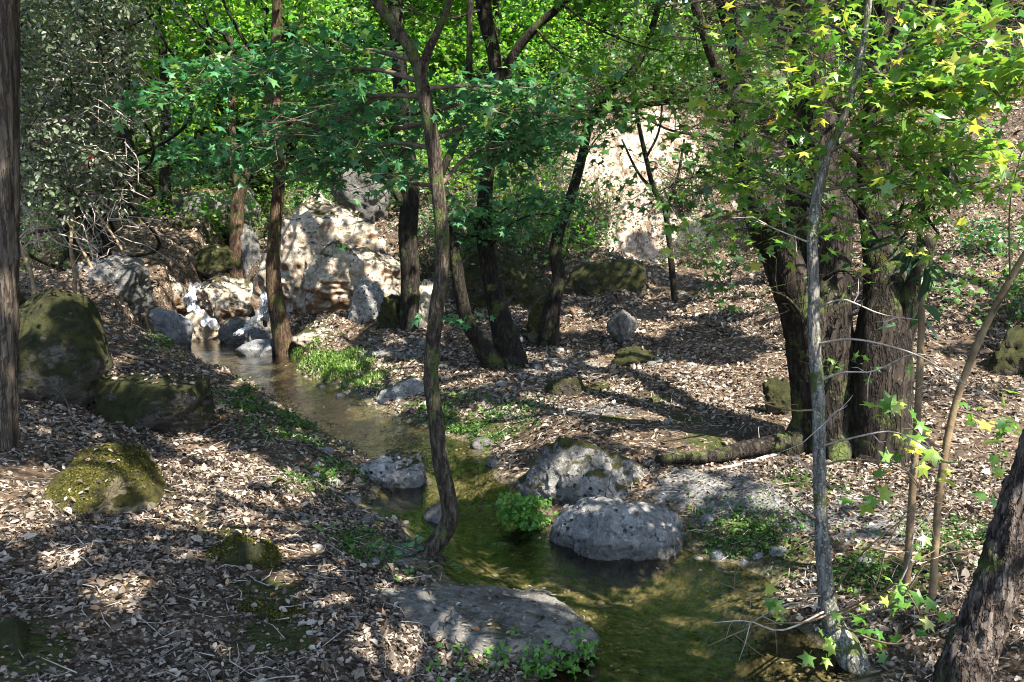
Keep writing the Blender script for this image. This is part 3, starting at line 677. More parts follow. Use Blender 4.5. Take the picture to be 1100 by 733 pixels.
T.add(f1, q1, 12, .04, .08, 4); T.add(f2, q2, 10, .04, .08, 5)
for k in range(7):                                                     # roots
    a = rng.uniform(-2.6, .6); e = P[0] + np.array([math.cos(a), math.sin(a), 0]) * rng.uniform(.2, .45); e[2] = gz(e[0], e[1]) - .01
    T.add(np.array([P[1] - [0, 0, .02], (P[0] + e) / 2 + [0, 0, .03], e]), [.03, .02, .008], 6, .03, .1, k)
T.build('trunk', M_BARK['slender'], root)
T = Tubes(); L = Foliage()
def bp(*rows): return np.array([pix(*q) for q in rows])
for path, n in [(bp((456, 104, 5.55), (410, 108, 5.8), (365, 130, 6.1), (300, 150, 6.4), (240, 160, 6.7)), 30),
                (bp((453, 88, 5.6), (400, 75, 6.0), (330, 78, 6.4), (250, 84, 6.8), (170, 105, 7.1)), 38),
                (bp((449, 66, 5.6), (380, 52, 6.4), (300, 58, 7.0), (220, 66, 7.4)), 32),
                (bp((466, 160, 5.55), (420, 150, 5.9), (360, 165, 6.3), (310, 185, 6.6)), 24),
                (bp((462, 130, 5.6), (420, 135, 6.3), (380, 120, 7.0), (330, 110, 7.4), (270, 120, 7.7)), 32),
                (bp((460, 95, 5.5), (500, 92, 5.8), (550, 94, 6.1), (610, 97, 6.4)), 12),
                (bp((463, 120, 5.6), (500, 112, 6.2), (540, 125, 6.6), (575, 150, 6.9)), 26),
                (bp((467, 150, 5.6), (500, 140, 6.3), (530, 150, 6.8), (555, 170, 7.1)), 22),
                (bp((470, 200, 5.6), (430, 195, 6.0), (400, 180, 6.3)), 9),
                (bp((472, 200, 5.6), (510, 165, 6.2), (560, 150, 6.6)), 8)]:
    path[1:-1] += rng.normal(size=(len(path) - 2, 3)) * .03
    limb(root, 'branch', 'teal', path, .018, int(n * 1.5), .62, 11, .105, flat=.2, jitter=.5)
# few leaves low on the trunk
for q in [(452, 338, 5.5), (500, 346, 5.5), (512, 342, 5.55), (490, 340, 5.5)]:
    c = pix(*q); T.add(np.array([pix(470, 360, 5.55), c]), [.004, .002], 4); L.add(c + rng.normal(size=(5, 3)) * .03, STAR, .085, jitter=.5)
for q in [(440, 585, 5.4), (432, 590, 5.35), (446, 578, 5.4)]:
    L.add(pix(*q) + rng.normal(size=(5, 3)) * .03, OVAL, .06, jitter=.5)
crown(T, L, [f1[-1], f2[-1]], (-1.1, 5.6, 6.6), (2.4, 2.2, 1.7), 70, 80, .14, limbs=16, r0=.03)
T.build('branch', M_BARK['branch'], root); L.build('crown', M_LEAF['teal'], root)

# ---- old plane tree on the right
root = thing('plane_tree', 'massive old plane tree with several dark stems from one wide base on the right bank', 'tree', tuple(hit(915, 484)))
T = Tubes()
for rows, sd in [([(893, 520, 84, 7.4), (890, 470, 74, 7.35), (886, 400, 68, 7.3), (882, 330, 62, 7.35), (884, 260, 56, 7.4), (888, 200, 50, 7.5), (882, 120, 44, 7.6), (872, 40, 40, 7.7), (866, -60, 38, 7.8), (870, -250, 34, 7.9), (880, -420, 26, 8)], 1),
                 ([(944, 520, 88, 7.2), (942, 470, 74, 7.15), (944, 420, 68, 7.1), (948, 370, 62, 7.1), (953, 320, 50, 7.15), (948, 260, 40, 7.3), (940, 200, 36, 7.5), (945, 120, 34, 7.7), (960, 0, 30, 7.9), (990, -200, 26, 8.1)], 2),
                 ([(880, 480, 50, 7.4), (872, 400, 48, 7.3), (862, 340, 46, 7.2), (840, 280, 42, 7.15), (818, 230, 36, 7.1), (806, 180, 28, 7.1), (800, 140, 22, 7.1), (798, 90, 20, 7.15), (790, 40, 19, 7.2), (778, 0, 18, 7.2), (760, -120, 17, 7.1), (740, -300, 14, 7)], 3),
                 ([(800, 132, 16, 7.1), (780, 95, 12, 7), (765, 60, 11, 6.9), (748, 10, 10, 6.8), (735, -40, 9, 6.7)], 4),
                 ([(955, 380, 36, 7.1), (975, 335, 28, 7.0), (985, 300, 20, 6.9), (1000, 255, 14, 6.8)], 5)]:
    q, rr = stem_path(rows); T.add(q, rr, 36, .05, .13, sd, bscale=9)
for a0, dx, dy in [(0, -.75, -.1), (1, .35, -.35), (2, .75, -.1), (3, -.3, -.45), (4, 0, -.5), (5, .6, -.4)]:
    s = hit(915, 484) + np.array([dx * .3, 0.05, .45]); e = hit(915, 484) + np.array([dx, dy, 0]); e[2] = gz(e[0], e[1]) - .06
    T.add(np.array([s, (s + e) / 2 - [0, 0, .1], e]), [.2, .13, .05], 14, .05, .14, a0 + 20)
T.build('trunk', M_BARK['plane'], root)
T = Tubes(); L = Foliage()
tops = [pix(870, -250, 7.9), pix(990, -200, 8.1), pix(740, -300, 7)]
crown(T, L, tops, (3.2, 6.8, 8.6), (4.8, 4.6, 2.2), 240, 105, .16, limbs=26, r0=.07, low=6.2)
for path, n in [(bp((806, 180, 7.1), (780, 200, 6.8), (745, 190, 6.5), (700, 210, 6.3)), 12), (bp((884, 240, 7.3), (850, 200, 6.6), (800, 180, 6.2), (770, 160, 6)), 20), (bp((818, 230, 7.1), (800, 250, 6.7), (790, 290, 6.4)), 10),
                (bp((862, 340, 7.1), (845, 320, 6.8), (820, 310, 6.6)), 7), (bp((945, 260, 7.2), (920, 220, 6.8), (890, 190, 6.4)), 10), (bp((885, 300, 7), (905, 290, 6.8), (920, 300, 6.7)), 8), (bp((882, 430, 7), (900, 390, 6.9), (905, 380, 6.8)), 3),
                (bp((798, 90, 7.1), (770, 120, 6.8), (740, 140, 6.5)), 8), (bp((948, 200, 7.4), (980, 150, 7), (1020, 130, 6.8)), 12), (bp((872, 40, 7.6), (830, 30, 6.9), (780, 50, 6.5), (740, 40, 6.3)), 18), (bp((880, 120, 7.5), (850, 90, 6.9), (800, 80, 6.5), (760, 90, 6.3)), 16), (bp((945, 120, 7.6), (920, 70, 7), (880, 50, 6.7)), 14), (bp((955, 30, 7.8), (1000, 30, 7.2), (1060, 50, 6.8)), 16), (bp((866, -20, 7.6), (820, -10, 7), (760, 0, 6.6), (700, 10, 6.3)), 18), (bp((806, 180, 7.1), (770, 150, 6.7), (720, 140, 6.3), (680, 120, 6.1)), 12)]:
    limb(root, 'dark', 'dark', path, .02, int(n * 1.5), .5, 8, .1, flat=.4, jitter=.6)
T.build('limb', M_BARK['dark'], root); L.build('crown', M_LEAF['dark'], root)

# ---- grey sapling in front of the plane tree
P, r = stem_path([(948, 790, 44, 4.05), (932, 745, 38, 4.1), (912, 700, 33, 4.15), (894, 668, 24, 4.2), (887, 630, 18, 4.2), (882, 560, 14.5, 4.2), (880, 500, 13.5, 4.2), (879, 430, 14, 4.2), (875, 370, 13, 4.2), (874, 310, 12, 4.2), (873, 250, 11.5, 4.2), (879, 205, 11, 4.2), (889, 165, 10, 4.2), (905, 130, 8, 4.15), (925, 60, 7, 4.1), (940, -50, 6, 4.1)])
P = to_ground(P)
root = thing('sapling', 'thin grey lichen-spotted sapling standing before the massive plane tree', 'tree', tuple(P[0]))
T = Tubes(); T.add(P, r, 14, .03, .10, 31); T.build('trunk', M_BARK['grey'], root)
T = Tubes(); L = Foliage()
for path, n, sz in [(bp((889, 165, 4.2), (930, 140, 4.1), (980, 110, 4.0), (1040, 85, 3.9), (1095, 70, 3.8)), 30, .095), (bp((895, 150, 4.2), (930, 170, 4.2), (990, 165, 4.2), (1050, 160, 4.2)), 22, .09),
                    (bp((880, 200, 4.2), (860, 170, 4.3), (830, 150, 4.4), (800, 140, 4.5)), 10, .085), (bp((905, 130, 4.2), (890, 105, 4.2), (865, 95, 4.2), (835, 100, 4.2)), 14, .09),
                    (bp((925, 60, 4.1), (960, 90, 4.0), (1010, 95, 3.9)), 16, .095), (bp((880, 205, 4.2), (915, 200, 4.2), (950, 195, 4.3), (985, 200, 4.3)), 12, .08), (bp((905, 130, 4.15), (950, 125, 4.3), (1000, 140, 4.4)), 14, .09),
                    (bp((878, 215, 4.2), (840, 200, 4.4), (800, 190, 4.6), (770, 200, 4.7)), 9, .08), (bp((940, -30, 4.1), (900, 0, 4.2), (870, 10, 4.2)), 5, .09), (bp((940, -40, 4.1), (1000, 20, 3.9), (1060, 50, 3.8)), 9, .095),
                    (bp((879, 215, 4.2), (905, 235, 4.3), (950, 240, 4.4), (1010, 225, 4.5)), 12, .08), (bp((878, 225, 4.2), (850, 235, 4.4), (810, 225, 4.6), (770, 235, 4.8)), 12, .08), (bp((889, 165, 4.2), (850, 130, 4.4), (800, 110, 4.6), (750, 120, 4.8)), 14, .085), (bp((905, 130, 4.15), (900, 80, 4.3), (850, 50, 4.5), (790, 60, 4.8)), 14, .085), (bp((895, 150, 4.2), (960, 200, 4.4), (1020, 200, 4.5), (1090, 190, 4.5)), 12, .085), (bp((925, 60, 4.1), (900, 30, 4.4), (850, 20, 4.7), (780, 30, 5)), 12, .085), (bp((895, 150, 4.2), (960, 60, 4.1), (1040, 30, 4.0), (1100, 30, 3.9)), 14, .09)]:
    limb(root, 'branch', 'near', path, .010, int(n * 1.6), .34, 6, sz, flat=.35, jitter=.55, rt=.0018)
L.add(bp((1090, 165, 3.8), (1020, 60, 3.9), (940, 290, 4.3), (975, 400, 4.3), (700, 62, 4.6), (718, 78, 4.6), (880, 10, 4.2), (905, 18, 4.2)), STAR, .1, up=np.array([[0, -.6, .8]]), jitter=.4)
L.build('crown', M_LEAF['near'], root)
T = Tubes()                                                            # bare side twigs
for rows in [[(880, 330, 4.2), (905, 322, 4.1), (930, 328, 4.0), (955, 340, 4.0), (985, 340, 3.9)], [(884, 460, 4.2), (900, 445, 4.1), (908, 440, 4.1)], [(882, 520, 4.2), (862, 500, 4.2), (850, 490, 4.3)], [(880, 265, 4.2), (850, 255, 4.2), (810, 235, 4.3)], [(884, 560, 4.2), (865, 545, 4.2), (840, 530, 4.3)],
             [(890, 640, 4.2), (850, 640, 4.1), (810, 640, 4.1), (770, 632, 4.2)], [(890, 660, 4.2), (860, 668, 4.0), (815, 675, 4.0), (760, 695, 4.0)], [(890, 655, 4.2), (850, 650, 4.2), (800, 670, 4.2)], [(888, 650, 4.2), (925, 600, 4.0), (960, 560, 3.9), (1010, 535, 3.8)], [(895, 665, 4.2), (950, 640, 4.0), (985, 605, 3.9), (1020, 582, 3.9)], [(897, 668, 4.2), (960, 650, 3.9), (1000, 600, 3.8), (1050, 590, 3.7)],
             [(880, 480, 4.2), (930, 470, 4.0), (960, 465, 4.0), (1000, 480, 3.9)], [(876, 370, 4.2), (920, 365, 4), (980, 380, 3.9), (1040, 405, 3.8), (1090, 440, 3.7)], [(880, 440, 4.2), (850, 438, 4.2), (800, 430, 4.3)], [(892, 662, 4.2), (930, 640, 4.0), (955, 590, 3.9), (975, 545, 3.9), (1012, 530, 3.8)], [(900, 672, 4.1), (960, 690, 3.8), (1010, 680, 3.7), (1040, 650, 3.6)], [(895, 668, 4.2), (940, 655, 4), (975, 610, 3.9), (985, 570, 3.9), (1000, 545, 3.9)], [(890, 655, 4.2), (845, 672, 4.0), (800, 668, 4.0), (765, 672, 4.0)], [(880, 500, 4.2), (920, 495, 4.1), (970, 505, 4.0), (1000, 540, 3.9)], [(878, 410, 4.2), (910, 400, 4.1), (940, 395, 4.1), (975, 385, 4.0), (1020, 388, 3.9)]]:
    p = bp(*rows); T = Tubes(); p[1:] += rng.normal(size=(len(p) - 1, 3)) * .012; T.add(p, np.linspace(.0062, .002, len(p)), 5, .05)
    for k in range(3):
        t = rng.uniform(.3, .95); a = interp(p, [t])[0]; e = a + rng.normal(size=3) * np.array([.1, .06, .1]); T.add(wander(a, e, 3, .1), [.003, .002, .001], 4)
    T.build('twig', M_BARK['twig' if rng.random() < .4 else 'stem'], root)
L = Foliage()
for q, n in [((828, 636, 4.1), 4), ((835, 650, 4.1), 3), ((885, 700, 4.0), 3), ((872, 690, 4.0), 3), ((912, 672, 3.9), 4), ((935, 668, 3.9), 4), ((955, 650, 3.9), 4), ((970, 668, 3.9), 4), ((985, 640, 3.9), 3), ((1000, 670, 3.8), 3), ((920, 690, 3.9), 4), ((945, 700, 3.9), 3), ((985, 590, 3.9), 3), ((920, 525, 4.0), 3), ((1010, 655, 3.8), 3), ((960, 620, 3.9), 3)]:
    L.add(pix(*q) + rng.normal(size=(n, 3)) * .045, STAR, .085, up=np.array([[0, -.5, .8]]), jitter=.5)
for q, n in [((962, 440, 4.2), 2), ((975, 462, 4.2), 3), ((985, 490, 4.2), 3), ((1000, 472, 4.2), 2), ((968, 480, 4.2), 2), ((1085, 470, 4.1), 2), ((1080, 440, 4.1), 2), ((925, 530, 4.0), 2), ((1060, 520, 4.0), 2), ((1075, 510, 4.0), 1)]:
    L.add(pix(*q) + rng.normal(size=(n, 3)) * .05, STAR, .12, up=np.array([[.1, -.6, .7]]), jitter=.4)
L.build('low_leaves', M_LEAF['near'], root)
# ---- thin upright stems with oleander leaves and a maple-like shoot
P, r = stem_path([(972, 660, 9, 4.7), (978, 560, 8.5, 4.7), (984, 470, 8, 4.7), (988, 400, 8, 4.7), (990, 320, 7, 4.7), (988, 250, 6, 4.65), (1000, 180, 5, 4.6), (1005, 110, 4, 4.6), (1000, 30, 4, 4.5), (1010, -40, 3, 4.5)]); P = to_ground(P)
root = thing('oleander_shrub', 'tall thin oleander stem with long narrow dark leaves right of the sapling', 'shrub', tuple(P[0]))
T = Tubes(); T.add(P, r, 8, .05, .05, 2); T.build('stem', M_BARK['stem'], root)
T = Tubes(); L = Foliage()
for (px, py, n, s, fw) in [(990, 215, 16, .16, (0, 0, -1)), (985, 260, 12, .16, (-.4, 0, -.8)), (1000, 130, 12, .15, (.1, 0, -.9)), (1000, 30, 16, .15, (.2, 0, .3)), (1025, 20, 10, .15, (.5, 0, .2)), (995, 285, 8, .17, (0, 0, -1)), (965, 250, 10, .15, (-.8, 0, -.5)), (1020, 160, 8, .15, (.5, 0, -.7)), (985, 330, 5, .15, (0, 0, -1)), (1000, 180, 10, .16, (0, 0, -1)), (1060, 40, 8, .14, (.6, 0, .1))]:
    c = pix(px, py, 4.65); a = P[np.argmin(np.linalg.norm(P - c, axis=1))]; T.add(wander(a, c, 4, .05), [.005, .004, .003, .002], 5)
    L.add(c + rng.normal(size=(n, 3)) * .04, LANCE, s * 1.15, up=np.array([[0, -.9, .35]]), jitter=.5, fwd=np.array([fw]))
T.build('branch', M_BARK['branch'], root); L.build('foliage', M_LEAF['oleander'], root)
P, r = stem_path([(1000, 665, 9, 4.5), (1004, 600, 8.5, 4.5), (1010, 520, 8, 4.5), (1025, 440, 8, 4.5), (1050, 370, 7.5, 4.5), (1085, 300, 7, 4.45), (1120, 240, 6, 4.4), (1180, 120, 5, 4.4), (1230, -20, 4, 4.3)]); P = to_ground(P)
root = thing('sapling', 'thin brown stem curving out over the right border from beside the oleander', 'tree', tuple(P[0]))
T = Tubes(); T.add(P, r, 8, .05, .06, 2); T.build('trunk', M_BARK['stem'], root)
T = Tubes(); L = Foliage()
for path, n in [(bp((1012, 500, 4.5), (990, 470, 4.4), (970, 450, 4.3)), 3), (bp((1015, 490, 4.5), (1000, 480, 4.4), (990, 500, 4.3)), 2), (bp((1025, 440, 4.5), (1060, 450, 4.4), (1085, 470, 4.3)), 3), (bp((1060, 350, 4.5), (1085, 310, 4.4), (1100, 300, 4.4)), 3), (bp((1085, 300, 4.4), (1085, 220, 4.3), (1098, 160, 4.2)), 4)]:
    limb(root, 'branch', 'near', path, .006, n, .12, 4, .10, flat=.6, jitter=.5, rt=.002, start=.6)
# ---- leaning furrowed trunk bottom right
P, r = stem_path([(1010, 790, 60, 3.1), (1034, 728, 54, 3.1), (1053, 680, 48, 3.1), (1070, 630, 46, 3.1), (1090, 570, 46, 3.1), (1114, 500, 45, 3.1), (1142, 420, 45, 3.05), (1180, 300, 44, 3.0), (1220, 120, 46, 2.9), (1240, -120, 40, 2.8), (1220, -500, 32, 2.7), (1200, -1000, 22, 2.5)]); P = to_ground(P)
root = thing('oak_tree', 'furrowed grey-brown trunk leaning out of the lower right corner beside the twigs', 'tree', tuple(P[0]))
T = Tubes(); T.add(P, r, 60, .014, .30, 7, bscale=22); T.build('trunk', M_BARK['rough'], root)
T = Tubes(); L = Foliage(); crown(T, L, [P[-1], P[-2]], (1.6, 1.0, 7.2), (4.2, 3.4, 1.6), 190, 100, .17, limbs=24, r0=.05, low=5.2)
crown(T, L, [P[-1], P[-2]], (3.4, -2.5, 7.6), (4.6, 3.0, 1.8), 130, 100, .17, limbs=12, r0=.05, low=5.2)
T.build('branch', M_BARK['dark'], root); L.build('crown', M_LEAF['dark'], root)
T = Tubes()
# ---- grey trunk at the left border
P, r = stem_path([(4, 450, 24, 5.9), (6, 400, 24, 5.9), (8, 300, 22, 5.9), (9, 200, 21, 5.9), (9, 100, 20, 5.9), (10, 0, 19, 5.9), (12, -150, 18, 5.8), (20, -400, 14, 5.7), (40, -700, 9, 5.6)]); P = to_ground(P)
root = thing('cypress_tree', 'straight brown stringy-barked trunk at the left border before the mossy boulder', 'tree', tuple(P[0]))
T = Tubes(); T.add(P, r * 1.0, 40, .03, .26, 9, bscale=14); T.build('trunk', M_BARK['cedar'], root)
T = Tubes(); L = Foliage(); crown(T, L, [P[-1], P[-2]], (-3.0, 5.0, 7.3), (3.2, 3.6, 1.6), 140, 95, .14, limbs=18, r0=.04, low=5.6)
T.build('branch', M_BARK['dark'], root); L.build('crown', M_LEAF['dark'], root)

# ---- middle-distance trees
def mid_tree(label, stems, bark, cr, name='forest_tree', leaf='dark', sprays=(), n_cl=75, per=90, size=.17, thr=.27, low=None, seg=14):
    root = None; T = Tubes(); tops = []
    for k, rows in enumerate(stems):
        P, r = stem_path(rows)
        if k == 0:
            P = to_ground(P); P[0, 2] -= .1; root = thing(name, label, 'tree', tuple(P[0]))
        T.add(P, r, seg, .08, .12, len(bpy.data.objects)); tops.append(P[-1])
    T.build('trunk', M_BARK[bark], root)
    T = Tubes(); L = Foliage()
    if cr: crown(T, L, tops[:1], cr[0], cr[1], n_cl, per, size, limbs=14, r0=.05, low=low, thr=thr)
    for path, n, s, *lf in sprays: limb(root, 'dark', lf[0] if lf else leaf, path, .018, int(n * 1.4), .7, 11, s, flat=.3, jitter=.55)
    if T.n: T.build('limb', M_BARK['dark'], root)
    if L.n: L.build('crown', M_LEAF[leaf], root)
    return root
mid_tree('leaning reddish-brown trunk standing right of the little waterfall', [[(310, 368, 26, 13.8), (300, 345, 19, 13.8), (294, 300, 16, 13.8), (295, 250, 14, 13.8), (299, 205, 13, 13.8), (301, 170, 12, 13.8), (296, 90, 11, 13.8), (300, -40, 10, 13.6), (310, -200, 8, 13.4)]], 'brown', ((-3.2, 12.6, 8.0), (3, 2.6, 2.2)),
         sprays=[(bp((300, 180, 13.8), (270, 150, 13.2), (220, 150, 12.8), (170, 165, 12.4)), 22, .15), (bp((300, 170, 13.8), (330, 150, 13.0), (370, 155, 12.5)), 18, .15), (bp((300, 160, 13.8), (250, 180, 13), (200, 170, 12.4)), 18, .15)], leaf='teal')
mid_tree('dark trunk right of the huge sunlit boulder', [[(441, 335, 26, 13.4), (441, 300, 21, 13.4), (438, 250, 21, 13.4), (440, 210, 20, 13.4), (436, 150, 18, 13.4), (428, 60, 16, 13.3), (420, -100, 13, 13.2)], [(440, 230, 12, 13.4), (420, 200, 9, 13.3), (390, 175, 7, 13.2), (360, 150, 5, 13)]], 'dark', ((-1.4, 12, 8.0), (2.6, 2.6, 2.0)), n_cl=50)
mid_tree('twin-stemmed dark tree on the clearing, its left stem leaning away', [[(550, 395, 46, 11.4), (546, 375, 32, 11.4), (537, 340, 24, 11.4), (528, 300, 20, 11.4), (521, 260, 18, 11.4), (521, 210, 16, 11.4), (528, 150, 15, 11.4), (534, 100, 14, 11.4), (530, 55, 14, 11.4), (520, 10, 16, 11.4), (512, -100, 14, 11.3), (515, -250, 10, 11.2)],
         [(532, 396, 26, 11.2), (518, 372, 19, 11.1), (502, 345, 15, 11.0), (494, 310, 14, 10.9), (489, 275, 13, 10.9), (480, 245, 12, 10.9), (470, 200, 9, 10.9), (500, 120, 7, 10.9), (505, 0, 6, 10.9)], [(534, 105, 12, 11.4), (550, 62, 10, 11.3), (575, 30, 9, 11.2), (604, 4, 8, 11.1), (640, -40, 7, 11)]], 'dark', ((0.2, 10.6, 8.0), (3.2, 3.0, 2.2)), n_cl=90,
         sprays=[(bp((524, 270, 11.4), (505, 235, 11.0), (485, 215, 10.7)), 16, .12), (bp((524, 270, 11.4), (550, 240, 11.0), (590, 230, 10.7), (620, 250, 10.6)), 18, .12), (bp((522, 240, 11.4), (560, 215, 11.2), (600, 215, 11)), 14, .12), (bp((522, 250, 11.4), (500, 255, 11.0), (470, 240, 10.8)), 12, .12), (bp((604, 4, 11.1), (640, 30, 10.6), (690, 50, 10.2), (740, 60, 10)), 22, .12, 'lime'), (bp((575, 30, 11.2), (600, 55, 10.8), (650, 75, 10.4)), 18, .12, 'lime'), (bp((534, 80, 11.4), (580, 100, 10.8), (640, 120, 10.4), (690, 100, 10.2)), 22, .12, 'lime'), (bp((520, 10, 11.4), (480, 20, 10.8), (440, 10, 10.4)), 14, .12, 'lime'), (bp((512, -40, 11.4), (570, -10, 10.6), (640, 0, 10.2)), 18, .12, 'lime'), (bp((528, 150, 11.4), (560, 140, 10.8), (610, 130, 10.4)), 16, .12)], leaf='teal', seg=20)
mid_tree('bent thin dark tree with mossy foot at the edge of the leaf-covered slope', [[(588, 358, 26, 12.6), (592, 335, 19, 12.6), (600, 300, 15, 12.6), (597, 275, 14, 12.6), (600, 250, 12, 12.6), (614, 210, 11, 12.6), (626, 165, 10, 12.6), (634, 130, 10, 12.6), (655, 100, 8, 12.5), (690, 60, 7, 12.4), (720, -40, 6, 12.3)], [(634, 130, 8, 12.6), (650, 118, 9, 12.6), (700, 112, 6, 12.4), (760, 105, 4, 12.2)]], 'dark', ((2.2, 12.4, 7.2), (2.6, 2.4, 1.8)), n_cl=50,
         sprays=[(bp((614, 210, 12.6), (640, 150, 12.2), (690, 120, 12)), 9, .12)])
mid_tree('dark straight trunk far up the gully at the left', [[(137, 240, 24, 19), (137, 215, 20, 19), (137, 180, 17, 19), (135, 140, 16, 19), (130, 60, 15, 19), (126, -60, 12, 19)]], 'dark', ((-8.4, 18, 8.4), (2.8, 2.8, 2.6)), leaf='lime', size=.17)
mid_tree('thin dark trunk just right of the straight trunk far up the gully', [[(181, 236, 19, 21), (178, 215, 13, 21), (177, 180, 11, 21), (178, 120, 10, 21), (172, 0, 8, 21)]], 'dark', ((-8.2, 20.5, 8.6), (2.6, 2.6, 2.4)), leaf='lime', size=.17, n_cl=50)
mid_tree('forked thin trunk standing above the waterfall rocks', [[(254, 264, 19, 18.6), (254, 235, 15, 18.6), (258, 205, 13, 18.6), (264, 185, 11, 18.6), (278, 160, 8, 18.6), (290, 90, 7, 18.6)], [(257, 208, 9, 18.6), (253, 185, 8, 18.6), (250, 150, 7, 18.6), (248, 40, 6, 18.6)]], 'brown', ((-5.5, 18, 7.6), (2.4, 2.2, 2.0)), leaf='lime', size=.17, n_cl=45)
mid_tree('thin dark trunk behind the dry twigs on the left bank', [[(110, 230, 9, 16), (116, 195, 8, 16), (120, 165, 8, 16), (122, 60, 7, 16), (120, -80, 6, 16)]], 'dark', ((-7, 15.5, 7.4), (2.2, 2.2, 1.6)), n_cl=40)
mid_tree('dark trunk rising behind the crown of the massive plane tree', [[(862, 250, 34, 14.5), (862, 150, 31, 14.5), (866, 60, 30, 14.5), (870, 0, 28, 14.5), (872, -150, 24, 14.5)]], 'dark', ((5.4, 13.5, 9.5), (3.2, 3.2, 2.4)), n_cl=80)
mid_tree('bare dry sapling leaning in front of the sunlit slope', [[(728, 252, 7, 15), (715, 228, 6, 15), (703, 205, 5.5, 15), (694, 170, 5, 15), (684, 120, 4, 15), (680, 60, 3, 15)], [(715, 228, 4, 15), (728, 190, 3, 15), (735, 150, 2.5, 15)], [(703, 205, 3.5, 15), (685, 185, 3, 15), (668, 150, 2, 15)], [(694, 170, 3, 15), (708, 140, 2.5, 15), (712, 100, 2, 15)]], 'dark', None, name='dead_sapling', seg=8)
# right-hand slope trees, out to the side: their crowns shade the slope
for k, (x, y, h, lb) in enumerate([(8.5, 9.5, 9, 'tree on the slope beyond the right border, nearest the massive plane tree'), (10.5, 15, 12, 'tree high on the slope beyond the right border')]):
    g = gz(x, y); root = thing('forest_tree', lb, 'tree', (x, y, g)); T = Tubes(); q = wander((x, y, g - .1), (x + .5, y, g + h * .7), 6, .03); T.add(q, np.linspace(.2, .08, 6), 14, .1, .12, k); T.build('trunk', M_BARK['dark'], root)
    T = Tubes(); L = Foliage(); crown(T, L, [q[-1]], (x - .6, y - 1, g + h * .78), (3.4, 3.4, 2.2), 110, 100, .17, limbs=14); T.build('branch', M_BARK['dark'], root); L.build('crown', M_LEAF['dark'], root)

# ------------------------------------------------------------------ wood behind: three trees, copied
def bg_tree(seed, leaf, h):
    root = thing('background_tree', '', 'tree', (0, 0, 0), 'trees on the wooded hillside behind'); T = Tubes()
    q = wander((0, 0, -.3), (rng.normal() * .5, rng.normal() * .5, h * .8), 7, .03); T.add(q, np.linspace(.16, .05, 7), 10, .15, .1, seed)
    T.build('trunk', M_BARK['dark'], root); T = Tubes(); L = Foliage()
    cl = []
    for k in range(62):
        z = rng.uniform(.18, 1) * h; rr = (1.0 + 1.7 * math.sin(min(1, (z / h)) * 2.6)) * rng.uniform(.3, 1); a = rng.uniform(0, 6.28)
        c = np.array([math.cos(a) * rr, math.sin(a) * rr, z]); cl.append(c)
        if k % 2 == 0: T.add(wander(interp(q, [min(.98, z / h * .9)])[0], c, 4, .08), [.035, .025, .015, .006], 5)
    P = np.repeat(np.array(cl), 120, 0) + rng.normal(size=(62 * 120, 3)) * np.array([.55, .55, .22]); L.add(P, FAR, .17, jitter=.7)
    T.build('branch', M_BARK['dark'], root); L.build('crown', M_LEAF[leaf], root); return root
LB = {'lime': 'light green leafy tree on the wooded hillside behind the stream', 'dark': 'darker green leafy tree on the wooded hillside behind the stream', 'teal': 'blue-green leafy tree on the wooded hillside behind the stream'}
bgp = [(bg_tree(1, 'lime', 9), 'lime'), (bg_tree(2, 'dark', 10), 'dark'), (bg_tree(3, 'lime', 8), 'lime'), (bg_tree(4, 'teal', 8), 'teal')]
used = set()
spots_bg = [(60, 23, 0), (20, 27, 1), (110, 27, 2), (190, 28, 0), (240, 25, 2), (300, 27, 0), (350, 25, 1), (390, 28, 2), (440, 25, 0), (480, 29, 2), (530, 26, 0), (580, 28, 2), (150, 33, 1), (330, 33, 2), (420, 34, 0), (510, 34, 1), (610, 32, 0), (660, 30, 1), (-30, 22, 3), (-80, 18, 1), (40, 32, 0), (240, 36, 0), (700, 33, 2), (760, 30, 0), (840, 30, 1), (900, 27, 2), (980, 27, 1), (1050, 25, 0), (1120, 22, 1), (950, 33, 0), (1080, 32, 2), (90, 38, 2), (570, 38, 2), (380, 40, 0), (480, 42, 1), (680, 40, 0), (800, 38, 2), (280, 42, 1), (180, 42, 2), (1000, 30, 0), (1060, 34, 1), (1110, 28, 2), (1160, 24, 0), (900, 38, 0), (1000, 40, 2), (1100, 40, 0), (60, 44, 0), (-20, 38, 2), (340, 46, 2), (430, 46, 0), (540, 46, 2), (620, 46, 1), (730, 44, 0), (120, 22, 0), (-60, 26, 0), (215, 30, 0), (265, 30, 0), (410, 31, 0), (460, 30, 2), (560, 31, 0), (640, 28, 0)]
for px, Y, k in spots_bg:
    k2 = k; src, lf = bgp[k2]
    x = (px - 550) / FPX * Y; z = gz(x, Y)
    if k2 in used: o = dup(src)
    else: o = src; used.add(k2)
    o.location = (x, Y, z); o.rotation_euler = (0, 0, rng.uniform(0, 6.28)); s = rng.uniform(.8, 1.15); o.scale = (s, s, s); o['label'] = LB[lf]; o['group'] = 'trees on the wooded hillside behind, ' + lf
for k in range(4):
    if k not in used: print('unused', k)
